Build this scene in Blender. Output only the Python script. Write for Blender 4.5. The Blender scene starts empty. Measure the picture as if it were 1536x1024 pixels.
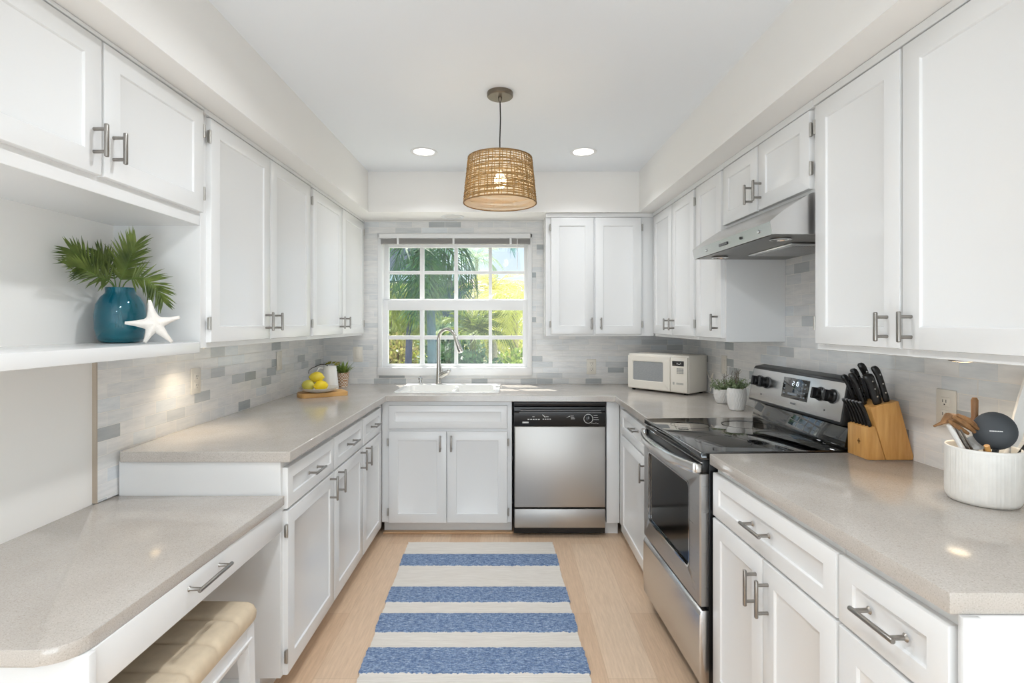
import bpy, bmesh, math, random
from mathutils import Vector, Matrix
random.seed(7)
R = math.radians
PI = math.pi
S = bpy.context.scene
COL = S.collection

# ------------------------------------------------------------------ camera
cam = bpy.data.cameras.new('camera')
cam.sensor_width = 36.0
cam.lens = 790.0 / 1536.0 * 36.0
cam.shift_x = 3.0 / 1536.0
cam.shift_y = -27.0 / 1536.0
cam.clip_start = 0.05
cam.clip_end = 300
camo = bpy.data.objects.new('camera', cam)
COL.objects.link(camo)
camo.location = (0, 0, 1.374)
camo.rotation_euler = (R(90), 0, 0)
S.camera = camo

# ------------------------------------------------------------------ world, sun, exposure
S.view_settings.view_transform = 'Standard'
S.view_settings.look = 'None'
S.view_settings.gamma = 1.0
S.view_settings.use_curve_mapping = False
S.view_settings.exposure = 0.32
S.cycles.use_denoising = True
S.cycles.max_bounces = 10
S.cycles.diffuse_bounces = 5
S.cycles.glossy_bounces = 5
S.cycles.transmission_bounces = 8
S.cycles.transparent_max_bounces = 16
S.cycles.sample_clamp_indirect = 6.0
S.cycles.caustics_reflective = False
S.cycles.caustics_refractive = False

W = bpy.data.worlds.new('sky')
S.world = W
W.use_nodes = True
wn, wl = W.node_tree.nodes, W.node_tree.links
wn.clear()
wo = wn.new('ShaderNodeOutputWorld')
wb = wn.new('ShaderNodeBackground')
wr = wn.new('ShaderNodeValToRGB')
wt = wn.new('ShaderNodeTexCoord')
wx = wn.new('ShaderNodeSeparateXYZ')
wl.new(wt.outputs['Generated'], wx.inputs[0])
wl.new(wx.outputs['Z'], wr.inputs[0])
wr.color_ramp.elements[0].position = 0.0
wr.color_ramp.elements[0].color = (0.88, 0.94, 1.0, 1)
wr.color_ramp.elements[1].position = 0.32
wr.color_ramp.elements[1].color = (0.50, 0.73, 1.0, 1)
wl.new(wr.outputs[0], wb.inputs[0])
wb.inputs[1].default_value = 1.0
wl.new(wb.outputs[0], wo.inputs[0])

def light(name, kind, loc, rot, energy, color=(1, 1, 1), **kw):
    l = bpy.data.lights.new(name, kind)
    l.energy = energy
    l.color = color
    for k, v in kw.items():
        setattr(l, k, v)
    o = bpy.data.objects.new(name, l)
    o.location = loc
    o.rotation_euler = rot
    COL.objects.link(o)
    return o

def aim(o, d):
    o.rotation_euler = Vector(d).to_track_quat('-Z', 'Y').to_euler()

sun = light('sun', 'SUN', (0, 9, 9), (0, 0, 0), 11.0, (1.0, 0.95, 0.86), angle=R(0.6))
aim(sun, (0.22, -0.46, -0.87))
# unseen fill lamp added behind the camera, standing in for window daylight
fill_rear = light('fill_behind_camera', 'AREA', (0.1, -3.42, 1.2), (0, 0, 0), 9, (.88, .95, 1), shape='RECTANGLE', size=2.4, size_y=2.1)
aim(fill_rear, (0, 1, 0.45))
# unseen upward fill lamp added behind the camera to brighten ceiling and cabinets
upl = light('fill_from_floor', 'AREA', (-0.15, -1.7, 0.03), (0, 0, 0), 106, (.74, .89, 1), shape='RECTANGLE', size=2.4, size_y=2.4)
aim(upl, (0, 0.25, 1))

# ------------------------------------------------------------------ helpers
def srgb(h):
    h = h.lstrip('#')
    v = [int(h[i:i + 2], 16) / 255 for i in (0, 2, 4)]
    return tuple((c / 12.92 if c <= 0.04045 else ((c + 0.055) / 1.055) ** 2.4) for c in v)

class NT:
    def __init__(self, name):
        self.m = bpy.data.materials.new(name)
        self.m.use_nodes = True
        self.n = self.m.node_tree.nodes
        self.l = self.m.node_tree.links
        self.b = self.n.get('Principled BSDF')
        self.out = self.n.get('Material Output')
    def new(self, t, **kw):
        x = self.n.new(t)
        for k, v in kw.items():
            setattr(x, k, v)
        return x
    def link(self, a, b):
        self.l.new(a, b)
    def noise(self, scale, detail=3, coord=None, stretch=None, rough=0.5):
        tc = self.new('ShaderNodeTexCoord')
        src = tc.outputs['Object'] if coord is None else coord
        if stretch:
            mp = self.new('ShaderNodeMapping')
            mp.inputs['Scale'].default_value = stretch
            self.link(src, mp.inputs[0])
            src = mp.outputs[0]
        t = self.new('ShaderNodeTexNoise')
        t.inputs['Scale'].default_value = scale
        t.inputs['Detail'].default_value = detail
        t.inputs['Roughness'].default_value = rough
        self.link(src, t.inputs['Vector'])
        return t
    def ramp(self, src, stops):
        r = self.new('ShaderNodeValToRGB')
        els = r.color_ramp.elements
        while len(els) < len(stops):
            els.new(0.5)
        for e, (p, c) in zip(els, stops):
            e.position = p
            e.color = (*c, 1)
        self.link(src, r.inputs[0])
        return r
    def mix(self, mode, fac, a, b):
        m = self.new('ShaderNodeMix', data_type='RGBA', blend_type=mode)
        m.inputs[0].default_value = fac if isinstance(fac, (int, float)) else 0
        if not isinstance(fac, (int, float)):
            self.link(fac, m.inputs[0])
        for v, i in ((a, 6), (b, 7)):
            if isinstance(v, tuple):
                m.inputs[i].default_value = (*v, 1)
            else:
                self.link(v, m.inputs[i])
        return m.outputs[2]
    def bump(self, h, strength=0.2, dist=0.002):
        b = self.new('ShaderNodeBump')
        b.inputs['Strength'].default_value = strength
        b.inputs['Distance'].default_value = dist
        self.link(h, b.inputs['Height'])
        self.link(b.outputs[0], self.b.inputs['Normal'])
        return b

def mat(name, col, rough=0.5, metal=0.0, var=0.0, vscale=8, bump=0.0, bscale=200, **kw):
    t = NT(name)
    col = srgb(col) if isinstance(col, str) else col
    t.b.inputs['Base Color'].default_value = (*col, 1)
    t.b.inputs['Roughness'].default_value = rough
    t.b.inputs['Metallic'].default_value = metal
    for k, v in kw.items():
        t.b.inputs[k.replace('_', ' ')].default_value = v
    if var:
        n = t.noise(vscale)
        r = t.ramp(n.outputs[0], [(0.3, tuple(c * (1 - var) for c in col)), (0.7, tuple(min(1, c * (1 + var)) for c in col))])
        t.link(r.outputs[0], t.b.inputs['Base Color'])
    if bump:
        n = t.noise(bscale, 2)
        t.bump(n.outputs[0], bump)
    return t.m

def brushed(name, col, rough=0.3, stretch=(1, 1, 60)):
    t = NT(name)
    t.b.inputs['Metallic'].default_value = 1.0
    n = t.noise(6, 4, stretch=stretch)
    c = srgb(col)
    r = t.ramp(n.outputs[0], [(0.25, tuple(x * 0.97 for x in c)), (0.75, c)])
    t.link(r.outputs[0], t.b.inputs['Base Color'])
    rr = t.ramp(n.outputs[0], [(0.2, (rough * 0.96,) * 3), (0.8, (rough * 1.04,) * 3)])
    t.link(rr.outputs[0], t.b.inputs['Roughness'])
    return t.m

def wood(name, dark, lightc, axis=0, scale=5.0, rough=0.45):
    t = NT(name)
    st = [9.0, 9.0, 9.0]
    st[axis] = 0.8
    n = t.noise(scale, 5, stretch=tuple(st), rough=0.6)
    r = t.ramp(n.outputs[0], [(0.3, srgb(dark)), (0.7, srgb(lightc))])
    t.link(r.outputs[0], t.b.inputs['Base Color'])
    t.b.inputs['Roughness'].default_value = rough
    t.bump(n.outputs[0], 0.05)
    return t.m

def tile_mat(name, plane, bw, rh, offset=0.5, freq=2, squash=1.0, sqf=2, tones=None):
    t = NT(name)
    g = t.new('ShaderNodeNewGeometry')
    sx = t.new('ShaderNodeSeparateXYZ')
    t.link(g.outputs['Position'], sx.inputs[0])
    cb = t.new('ShaderNodeCombineXYZ')
    t.link(sx.outputs[0 if plane == 'x' else 1], cb.inputs[0])
    ad = t.new('ShaderNodeMath', operation='SUBTRACT')
    t.link(sx.outputs[2], ad.inputs[0])
    ad.inputs[1].default_value = 0.914
    t.link(ad.outputs[0], cb.inputs[1])
    br = t.new('ShaderNodeTexBrick')
    br.offset = offset
    br.offset_frequency = freq
    br.squash = squash
    br.squash_frequency = sqf
    br.inputs['Color1'].default_value = (0, 0, 0, 1)
    br.inputs['Color2'].default_value = (1, 1, 1, 1)
    br.inputs['Mortar'].default_value = (0.5, 0.5, 0.5, 1)
    br.inputs['Scale'].default_value = 1.0
    br.inputs['Mortar Size'].default_value = 0.0014
    br.inputs['Mortar Smooth'].default_value = 0.1
    br.inputs['Bias'].default_value = 0.0
    br.inputs['Brick Width'].default_value = bw
    br.inputs['Row Height'].default_value = rh
    t.link(cb.outputs[0], br.inputs['Vector'])
    tones = tones or [(0.0, srgb('b0b4b6')), (0.08, srgb('c3c6c7')), (0.13, srgb('e3e4e4')), (0.5, srgb('eeecea')), (0.8, srgb('f1efec')), (1.0, srgb('e3e7ea'))]
    ra = t.ramp(br.outputs['Color'], tones)
    ns = t.noise(14, 5, coord=cb.outputs[0], stretch=(0.5, 3.0, 1), rough=0.65)
    rs = t.ramp(ns.outputs[0], [(0.3, (0.80, 0.82, 0.84)), (0.6, (1, 1, 1))])
    c = t.mix('MULTIPLY', 0.75, ra.outputs[0], rs.outputs[0])
    c = t.mix('MIX', br.outputs['Fac'], c, srgb('e9e7e3'))
    t.link(c, t.b.inputs['Base Color'])
    rr = t.ramp(br.outputs['Fac'], [(0, (0.16,) * 3), (1, (0.7,) * 3)])
    t.link(rr.outputs[0], t.b.inputs['Roughness'])
    inv = t.new('ShaderNodeMath', operation='SUBTRACT')
    inv.inputs[0].default_value = 1
    t.link(br.outputs['Fac'], inv.inputs[1])
    t.bump(inv.outputs[0], 0.5, 0.002)
    return t.m

def stone_mat():
    t = NT('quartz_stone')
    n = t.noise(380, 3)
    n2 = t.noise(6, 4)
    r = t.ramp(n.outputs[0], [(0.30, srgb('aaa299')), (0.42, srgb('beb7af')), (0.62, srgb('c3bcb5')), (0.74, srgb('d2ccc6'))])
    r2 = t.ramp(n2.outputs[0], [(0.35, (0.93, 0.92, 0.91)), (0.65, (1, 1, 1))])
    c = t.mix('MULTIPLY', 1.0, r.outputs[0], r2.outputs[0])
    t.link(c, t.b.inputs['Base Color'])
    t.b.inputs['Roughness'].default_value = 0.13
    return t.m

def floor_mat():
    t = NT('oak_planks')
    g = t.new('ShaderNodeNewGeometry')
    sx = t.new('ShaderNodeSeparateXYZ')
    t.link(g.outputs['Position'], sx.inputs[0])
    cb = t.new('ShaderNodeCombineXYZ')
    t.link(sx.outputs[1], cb.inputs[0])
    t.link(sx.outputs[0], cb.inputs[1])
    br = t.new('ShaderNodeTexBrick')
    br.offset = 0.37
    br.inputs['Color1'].default_value = (0, 0, 0, 1)
    br.inputs['Color2'].default_value = (1, 1, 1, 1)
    br.inputs['Mortar'].default_value = (0.3, 0.3, 0.3, 1)
    br.inputs['Scale'].default_value = 1
    br.inputs['Mortar Size'].default_value = 0.0011
    br.inputs['Brick Width'].default_value = 1.25
    br.inputs['Row Height'].default_value = 0.19
    t.link(cb.outputs[0], br.inputs['Vector'])
    ra = t.ramp(br.outputs['Color'], [(0, srgb('dcbd9f')), (0.5, srgb('e3c7ab')), (1, srgb('e9d0b6'))])
    ns = t.noise(6, 8, coord=cb.outputs[0], stretch=(1.3, 17, 1), rough=0.72)
    rs = t.ramp(ns.outputs[0], [(0.3, (0.84, 0.80, 0.76)), (0.62, (1.04, 1.03, 1.02))])
    c = t.mix('MULTIPLY', 1.0, ra.outputs[0], rs.outputs[0])
    c = t.mix('MIX', br.outputs['Fac'], c, srgb('cfb091'))
    t.link(c, t.b.inputs['Base Color'])
    t.b.inputs['Roughness'].default_value = 0.38
    t.bump(ns.outputs[0], 0.06)
    return t.m

def leaf_mat(name, a, b, trans=0.35, rough=0.45):
    t = NT(name)
    n = t.noise(18, 2)
    r = t.ramp(n.outputs[0], [(0.3, srgb(a)), (0.7, srgb(b))])
    t.link(r.outputs[0], t.b.inputs['Base Color'])
    t.b.inputs['Roughness'].default_value = rough
    tr = t.new('ShaderNodeBsdfTranslucent')
    t.link(r.outputs[0], tr.inputs[0])
    mx = t.new('ShaderNodeMixShader')
    mx.inputs[0].default_value = trans
    t.link(t.b.outputs[0], mx.inputs[1])
    t.link(tr.outputs[0], mx.inputs[2])
    t.link(mx.outputs[0], t.out.inputs[0])
    return t.m

def emit(name, col, strength):
    t = NT(name)
    t.b.inputs['Base Color'].default_value = (*srgb(col), 1)
    t.b.inputs['Emission Color'].default_value = (*srgb(col), 1)
    t.b.inputs['Emission Strength'].default_value = strength
    return t.m

M = {}
M['paint'] = mat('white_cabinet_paint', (0.80, 0.80, 0.795), 0.22, bump=0.02, bscale=60)
M['wall'] = mat('warm_white_wall_paint', (0.87, 0.85, 0.82), 0.75, bump=0.03, bscale=300)
M['ceiling'] = mat('ceiling_paint', (0.86, 0.885, 0.915), 0.85, bump=0.04, bscale=220)
M['trimwhite'] = mat('white_trim_paint', (0.82, 0.82, 0.82), 0.3)
M['tile_side'] = tile_mat('glass_tile_side', 'y', 0.128, 0.0495)
M['tile_back'] = tile_mat('glass_tile_back', 'x', 0.20, 0.0425, offset=0.37, freq=3, squash=0.62, sqf=2)
M['stone'] = stone_mat()
M['floor'] = floor_mat()
M['nickel'] = brushed('brushed_nickel', '9c9893', 0.30)
M['steel'] = brushed('stainless_steel', 'bdbab6', 0.42, (60, 1, 1))
M['steel_plain'] = brushed('stainless_sheet', 'd0cfce', 0.26, (1, 1, 50))
M['hinge'] = brushed('satin_hinge', 'b4b1ab', .4)
M['chrome'] = mat('chrome', 'c9c9c9', 0.08, 1.0)
M['black_glass'] = mat('black_glass', '050505', 0.04, Coat_Weight=1.0, Coat_Roughness=0.02)
M['black'] = mat('black_plastic', '0c0c0d', 0.28)
M['black_matte'] = mat('black_rubber', '0b0b0b', 0.6)
M['grey'] = mat('grey_plastic', '77787a', 0.4)
M['white_mark'] = mat('white_print', 'd8d8d6', 0.5)
M['cream'] = mat('cream_plastic', 'e9e3d8', 0.35)
M['ceramic'] = mat('white_ceramic', 'ecebe8', 0.15)
M['brass_trim'] = mat('tile_edge_strip', 'b3a595', 0.4)
M['glow'] = emit('downlight_glow', 'fff6ea', 6.0)

class MB:
    def __init__(self):
        self.bm = bmesh.new()
    def _mark(self):
        return set(self.bm.verts)
    def box(self, x0, x1, y0, y1, z0, z1, b=0.0, seg=2, rot=None, piv=None):
        bm = self.bm
        vs = [bm.verts.new((x, y, z)) for z in (z0, z1) for y in (y0, y1) for x in (x0, x1)]
        fs = [bm.faces.new([vs[i] for i in q]) for q in ((0, 2, 3, 1), (4, 5, 7, 6), (0, 1, 5, 4), (2, 6, 7, 3), (0, 4, 6, 2), (1, 3, 7, 5))]
        if b > 0:
            es = list({e for f in fs for e in f.edges})
            res = bmesh.ops.bevel(bm, geom=es, offset=b, segments=seg, affect='EDGES', profile=0.5, clamp_overlap=True)
            vs = list({v for f in res['faces'] for v in f.verts} | {v for v in vs if v.is_valid})
        if rot is not None:
            p = Vector(piv) if piv else Vector(((x0 + x1) / 2, (y0 + y1) / 2, (z0 + z1) / 2))
            for v in vs:
                v.co = p + rot @ (v.co - p)
        return self
    def prism(self, poly, a, b, axis='z', bev=0.0, seg=2):
        bm = self.bm
        def P(u, v, w):
            return {'z': (u, v, w), 'x': (w, u, v), 'y': (u, w, v)}[axis]
        lo = [bm.verts.new(P(u, v, a)) for u, v in poly]
        hi = [bm.verts.new(P(u, v, b)) for u, v in poly]
        n = len(poly)
        fs = [bm.faces.new(lo), bm.faces.new(hi)]
        for i in range(n):
            fs.append(bm.faces.new((lo[i], lo[(i + 1) % n], hi[(i + 1) % n], hi[i])))
        if bev > 0:
            es = list({e for f in fs for e in f.edges})
            bmesh.ops.bevel(bm, geom=es, offset=bev, segments=seg, affect='EDGES', profile=0.5, clamp_overlap=True)
        return self
    def ring(self, rings, cap0=True, cap1=True, closed=True):
        bm = self.bm
        rv = [[bm.verts.new(p) for p in r] for r in rings]
        for a, b in zip(rv, rv[1:]):
            n = len(a)
            for i in range(n if closed else n - 1):
                j = (i + 1) % n
                try:
                    bm.faces.new((a[i], a[j], b[j], b[i]))
                except ValueError:
                    pass
        if closed and cap0:
            bm.faces.new(rv[0])
        if closed and cap1:
            bm.faces.new(rv[-1])
        return self
    def tube(self, pts, r, seg=10, cap=True, flat=1.0):
        pts = [Vector(p) for p in pts]
        n = len(pts)
        rs = r if isinstance(r, (list, tuple)) else [r] * n
        T = []
        for i in range(n):
            d = pts[min(i + 1, n - 1)] - pts[max(i - 1, 0)]
            T.append(d.normalized())
        up = Vector((0, 0, 1)) if abs(T[0].z) < 0.9 else Vector((0, 1, 0))
        N = (up - T[0] * up.dot(T[0])).normalized()
        rings = []
        for i in range(n):
            N = (N - T[i] * N.dot(T[i])).normalized()
            B = T[i].cross(N)
            rings.append([pts[i] + (N * math.cos(a) * flat + B * math.sin(a)) * rs[i] for a in [2 * PI * k / seg for k in range(seg)]])
        return self.ring(rings, cap, cap)
    def lathe(self, prof, seg=32, c=(0, 0, 0), cap0=True, cap1=True, wob=None):
        rings = []
        for r, z in prof:
            rings.append([(c[0] + (r * (wob(a, z) if wob else 1)) * math.cos(a), c[1] + (r * (wob(a, z) if wob else 1)) * math.sin(a), c[2] + z) for a in [2 * PI * k / seg for k in range(seg)]])
        return self.ring(rings, cap0, cap1)
    def cyl(self, p0, p1, r, seg=20, bev=0.0):
        p0, p1 = Vector(p0), Vector(p1)
        if bev:
            d = (p1 - p0).normalized()
            return self.tube([p0, p0 + d * bev * .01, p0 + d * bev, p1 - d * bev, p1 - d * bev * .01, p1], [r - bev, r - bev * .4, r, r, r - bev * .4, r - bev], seg)
        return self.tube([p0, p1], r, seg)
    def face(self, pts):
        self.bm.faces.new([self.bm.verts.new(p) for p in pts])
        return self
    def xform(self, mtx, since=None):
        for v in self.bm.verts:
            if since is None or v not in since:
                v.co = mtx @ v.co
        return self
    def build(self, name, m, parent=None, smooth=True, angle=38, loc=None, rz=0.0, label=None, normals=True):
        bm = self.bm
        if normals:
            bmesh.ops.recalc_face_normals(bm, faces=bm.faces)
        me = bpy.data.meshes.new(name)
        bm.to_mesh(me)
        bm.free()
        if smooth:
            me.polygons.foreach_set('use_smooth', [True] * len(me.polygons))
            me.set_sharp_from_angle(angle=R(angle))
        me.materials.append(m)
        o = bpy.data.objects.new(name, me)
        COL.objects.link(o)
        if parent is not None:
            o.parent = parent
        if loc is not None:
            o.location = loc
        if rz:
            o.rotation_euler = (0, 0, rz)
        if label:
            o['label'] = label
        return o

def thing(name, label, cat, loc=(0, 0, 0), rz=0.0, group=None):
    o = bpy.data.objects.new(name, None)
    o.empty_display_size = 0.05
    COL.objects.link(o)
    o.location = loc
    o.rotation_euler = (0, 0, rz)
    o['label'] = label
    o['category'] = cat
    if group:
        o['group'] = group
    return o

def tag(o, label, cat, group=None):
    o['label'] = label
    o['category'] = cat
    if group:
        o['group'] = group
    return o

def struct(o, label=None):
    o['kind'] = 'structure'
    if label:
        o['label'] = label
    return o

# ------------------------------------------------------------------ setting: shell
def xw(Y):                      # right wall line
    return 1.327 + 0.020 * (4.01 - Y)
CEIL = 2.44
SOF = 2.155
YB = -3.6                       # end of the dining side behind the camera

struct(MB().box(-1.60, 1.75, YB, 4.2, -0.10, 0.0).build('floor', M['floor'], smooth=False))
struct(MB().box(-1.60, 1.75, YB, 4.2, CEIL, CEIL + 0.1).build('ceiling', M['ceiling'], smooth=False))
struct(MB().box(-1.60, -1.434, YB, 4.2, 0, CEIL).build('wall_left', M['wall'], smooth=False))
struct(MB().prism([(xw(YB), YB), (1.75, YB), (1.75, 4.2), (xw(4.2), 4.2)], 0, CEIL).build('wall_right', M['wall'], smooth=False))
WX0, WX1, WZ0, WZ1 = -0.985, 0.150, 0.990, 2.045   # window hole
mb = MB()
for b in ((-1.44, WX0, 4.022, 4.2, 0, CEIL), (WX1, 1.34, 4.022, 4.2, 0, CEIL), (WX0, WX1, 4.022, 4.2, 0, WZ0), (WX0, WX1, 4.022, 4.2, WZ1, CEIL)):
    mb.box(*b)
struct(mb.build('wall_back', M['wall'], smooth=False))
# dining side wall behind the camera, its wide opening added to let sky light in
mb = MB()
for b in ((-1.44, -1.30, YB, YB + .12, 0, CEIL), (1.25, 1.46, YB, YB + .12, 0, CEIL), (-1.30, 1.25, YB, YB + .12, 2.3, CEIL), (-1.30, 1.25, YB, YB + .12, 0, 0.06)):
    mb.box(*b)
struct(mb.build('wall_front', M['wall'], smooth=False))
# soffits
mb = MB().box(-1.44, -0.995, YB + .2, 4.022, SOF, CEIL)
struct(mb.build('soffit_left', M['wall'], smooth=False))
sr = lambda Y: 0.905 + 0.0147 * (3.694 - Y)
mb = MB().prism([(sr(YB + .2), YB + .2), (xw(YB + .2), YB + .2), (xw(4.022), 4.022), (sr(4.022), 4.022)], SOF, CEIL)
struct(mb.build('soffit_right', M['wall'], smooth=False))
mb = MB().box(-0.995, sr(3.694), 3.694, 4.022, SOF, CEIL)
struct(mb.build('soffit_back', M['wall'], smooth=False))
# backsplash tile skins
struct(MB().box(-1.434, -1.42, 1.812, 4.022, 0.756, 1.295).build('backsplash_left', M['tile_side'], smooth=False))
struct(MB().box(-1.434, -1.4190, 1.807, 1.812, 0.756, 1.268).build('trim_1', M['brass_trim'], smooth=False))
t_ = 0.012
mb = MB().prism([(xw(0.2) - t_, 0.2), (xw(0.2), 0.2), (xw(4.022), 4.022), (xw(4.022) - t_, 4.022)], 0.88, 1.70)
struct(mb.build('backsplash_right', M['tile_side'], smooth=False))
mb = MB()
for b in ((-1.42, WX0, 4.01, 4.022, 0.88, SOF), (WX1, 1.32, 4.01, 4.022, 0.88, SOF), (WX0, WX1, 4.01, 4.022, 0.88, WZ0), (WX0, WX1, 4.01, 4.022, WZ1, SOF)):
    mb.box(*b)
struct(mb.build('backsplash_back', M['tile_back'], smooth=False))

# ------------------------------------------------------------------ window
win = bpy.data.objects.new('window_1', None)
COL.objects.link(win)
struct(win, 'white double-hung window with small panes above the sink')
win.location = (0, 4.0, 0)
def Z_(y, Y):
    return 1.374 + (485 - y) * Y / 790
def X_(x, Y):
    return (x - 765) * Y / 790
mb = MB()
ox0, ox1, oz0, oz1 = -1.005, 0.168, 0.979, 2.053
f = 0.0
mb.box(ox0, ox0 + .034, -0.004, .17, oz0, oz1, .003)
mb.box(ox1 - .034, ox1, -0.004, .17, oz0, oz1, .003)
mb.box(ox0, ox1, -0.004, .17, oz1 - .030, oz1, .003)
mb.box(ox0, ox1, -0.008, .17, oz0, 1.040, .003)
mb.build('window_frame', M['trimwhite'], win)
# lower sash (in front) and upper sash
def sash(name, y0, y1, x0, x1, z0, z1, gx, gz, cols, rows):
    mb = MB()
    mb.box(x0, gx[0], y0, y1, z0, z1, .002)
    mb.box(gx[1], x1, y0, y1, z0, z1, .002)
    mb.box(gx[0] - .002, gx[1] + .002, y0, y1, z0, gz[0], .002)
    mb.box(gx[0] - .002, gx[1] + .002, y0, y1, gz[1], z1, .002)
    o = mb.build(name, M['trimwhite'], win)
    mb = MB()
    for a, b in cols:
        mb.box(a, b, y0 + .006, y1 - .006, gz[0] - .002, gz[1] + .002, .003)
    for a, b in rows:
        mb.box(gx[0] - .002, gx[1] + .002, y0 + .007, y1 - .007, a, b, .003)
    mb.build('muntin', M['trimwhite'], o)
    return o
YL, YU = 4.05, 4.09
cols = [(X_(a, YL), X_(b, YL)) for a, b in ((630, 636.5), (681.5, 687), (733, 738))]
ls = sash('lower_sash', .035, .068, X_(574.5, YL), X_(791.5, YL), 1.036, Z_(450, YL), (X_(582.8, YL), X_(784, YL)), (1.063, 1.4755), cols, [(1.251, 1.281)])
colsu = [(X_(a, YU), X_(b, YU)) for a, b in ((630, 636.5), (681.5, 687), (733, 738))]
us = sash('upper_sash', .075, .108, -0.975, .135, Z_(462, YU), 2.03, (X_(584, YU), X_(786, YU)), (Z_(448.2, YU), Z_(371.7, YU)), colsu, [(Z_(411.2, YU), Z_(406.3, YU))])
def glass_mat():
    t = NT('window_glass')
    g = t.new('ShaderNodeBsdfGlossy')
    g.inputs['Roughness'].default_value = 0.01
    tr = t.new('ShaderNodeBsdfTransparent')
    tr.inputs[0].default_value = (0.95, 0.97, 0.97, 1)
    mx = t.new('ShaderNodeMixShader')
    mx.inputs[0].default_value = 0.05
    t.link(tr.outputs[0], mx.inputs[1])
    t.link(g.outputs[0], mx.inputs[2])
    t.link(mx.outputs[0], t.out.inputs[0])
    return t.m
M['glass'] = glass_mat()
MB().box(X_(581, YL), X_(786, YL), .050, .053, 1.05, 1.485).build('glass_pane', M['glass'], ls, smooth=False)
MB().box(X_(582, YU), X_(788, YU), .090, .093, Z_(450, YU), 1.99).build('glass_pane', M['glass'], us, smooth=False)
lk = MB().cyl((X_(781, 4.03), .018, 1.026), (X_(781, 4.03), .036, 1.026), .011, 14).box(X_(781, 4.03) - .018, X_(781, 4.03) + .004, .012, .02, 1.012, 1.022, .002)
lk.build('sash_latch', M['black'], win)

# blind pulled all the way up
bl = thing('window_blind', 'white window blind fully raised at the top of the kitchen window', 'blind', (-0.42, 3.985, 1.985))
mb = MB().box(-0.572, 0.575, -0.018, 0.008, 0.030, 0.066, .004)
mb.build('headrail', M['trimwhite'], bl)
mb = MB()
for k in range(9):
    mb.box(-0.555, 0.572, -0.016, 0.008, -0.012 + k * .0045, -0.0092 + k * .0045)
mb.build('slat_stack', mat('blind_slats', 'a6a3a0', 0.5), bl, smooth=False, label='compressed grey slats of the blind')
for px in (596.5, 680, 766):
    x = X_(px, 3.96) + .42
    MB().box(x - .008, x + .008, -0.021, -0.014, -0.014, 0.034, .002).build('ladder_clip', M['trimwhite'], bl)
x = X_(776, 3.96) + .42
MB().cyl((x, -0.024, 0.03), (x, -0.024, -0.20), .0025, 8).build('tilt_wand', M['trimwhite'], bl)

# ------------------------------------------------------------------ cabinets
def door_mesh(x0, x1, z0, z1, fw=.058, t=.020, rec=.007):
    mb = MB()
    def rect(ins, y):
        return [(x0 + ins, y, z0 + ins), (x1 - ins, y, z0 + ins), (x1 - ins, y, z1 - ins), (x0 + ins, y, z1 - ins)]
    mb.ring([rect(0, 0), rect(0, -t + .004), rect(.0015, -t + .001), rect(.004, -t), rect(fw, -t), rect(fw + .0012, -t + .001), rect(fw + .0032, -t + rec - .001), rect(fw + .0055, -t + rec)])
    return mb

def bar_pull(p, length, axis, parent, ybase=-.020, out=.034):
    x, z = p
    mb = MB()
    h = length / 2
    yb = ybase - out
    if axis == 'v':
        mb.box(x - .0055, x + .0055, yb - .005, yb + .005, z - h, z + h, .0035, 3)
        for s in (-1, 1):
            mb.cyl((x, ybase, z + s * (h - .014)), (x, yb, z + s * (h - .014)), .0048, 12)
    else:
        mb.cyl((x - h, yb, z), (x + h, yb, z), .0055, 14, .002)
        for s in (-1, 1):
            mb.tube([(x + s * (h - .012), ybase, z), (x + s * (h - .012), ybase - .004, z), (x + s * (h - .012), yb, z)], [.0085, .005, .0046], 12)
    return mb.build('handle', M['nickel'], parent)

def hinge(x, z, parent, ybase=-.020):
    mb = MB()
    mb.cyl((x, ybase + .002, z - .024), (x, ybase + .002, z + .024), .0045, 10)
    mb.box(x - .0055, x + .0055, ybase + .001, ybase + .010, z - .022, z + .022, .001)
    return mb.build('hinge', M['hinge'], parent)

def cabinet(name, label, loc, rz, Wd, D, z0, z1, fronts, group, cat='cabinet', toe=False):
    t = thing(name, label, cat, (loc[0], loc[1], z0 if not toe else 0.0), rz, group)
    oz = z0 if not toe else 0.0
    mb = MB()
    if name == 'sink_cabinet':
        mb.box(0, Wd, 0, .05, z0 - oz, z1 - oz, .0015, 1).box(0, Wd, .05, D, z0 - oz, .70 - oz)
    else:
        mb.box(0, Wd, 0, D, z0 - oz, z1 - oz, .0015, 1)
    mb.build('body', M['paint'], t)
    if toe:
        MB().box(0, Wd, .075, D, 0, z0, 0).build('toe_kick', M['paint'], t, smooth=False)
    if not toe:
        zt_ = max(f_['r'][3] for f_ in fronts) + .005
        MB().box(0, Wd, -.017, 0, zt_ - oz, z1 - oz, .002, 1).build('top_rail', M['paint'], t)
    for fr in fronts:
        a, b, c, d = fr['r']
        isd = fr.get('k', 'door')
        d_ = door_mesh(a, b, c - oz, d - oz, fr.get('fw', .058)).build(isd, M['paint'], t)
        for hd in fr.get('h', ()):
            ax, hx, hz, ln = hd
            bar_pull((hx, hz - oz), ln, ax, d_)
        for hx in fr.get('hg', ()):
            hinge(hx, d - oz - .07, d_)
            hinge(hx, c - oz + .07, d_)
    return t

RL = R(90)
RB = 0.0
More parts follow.
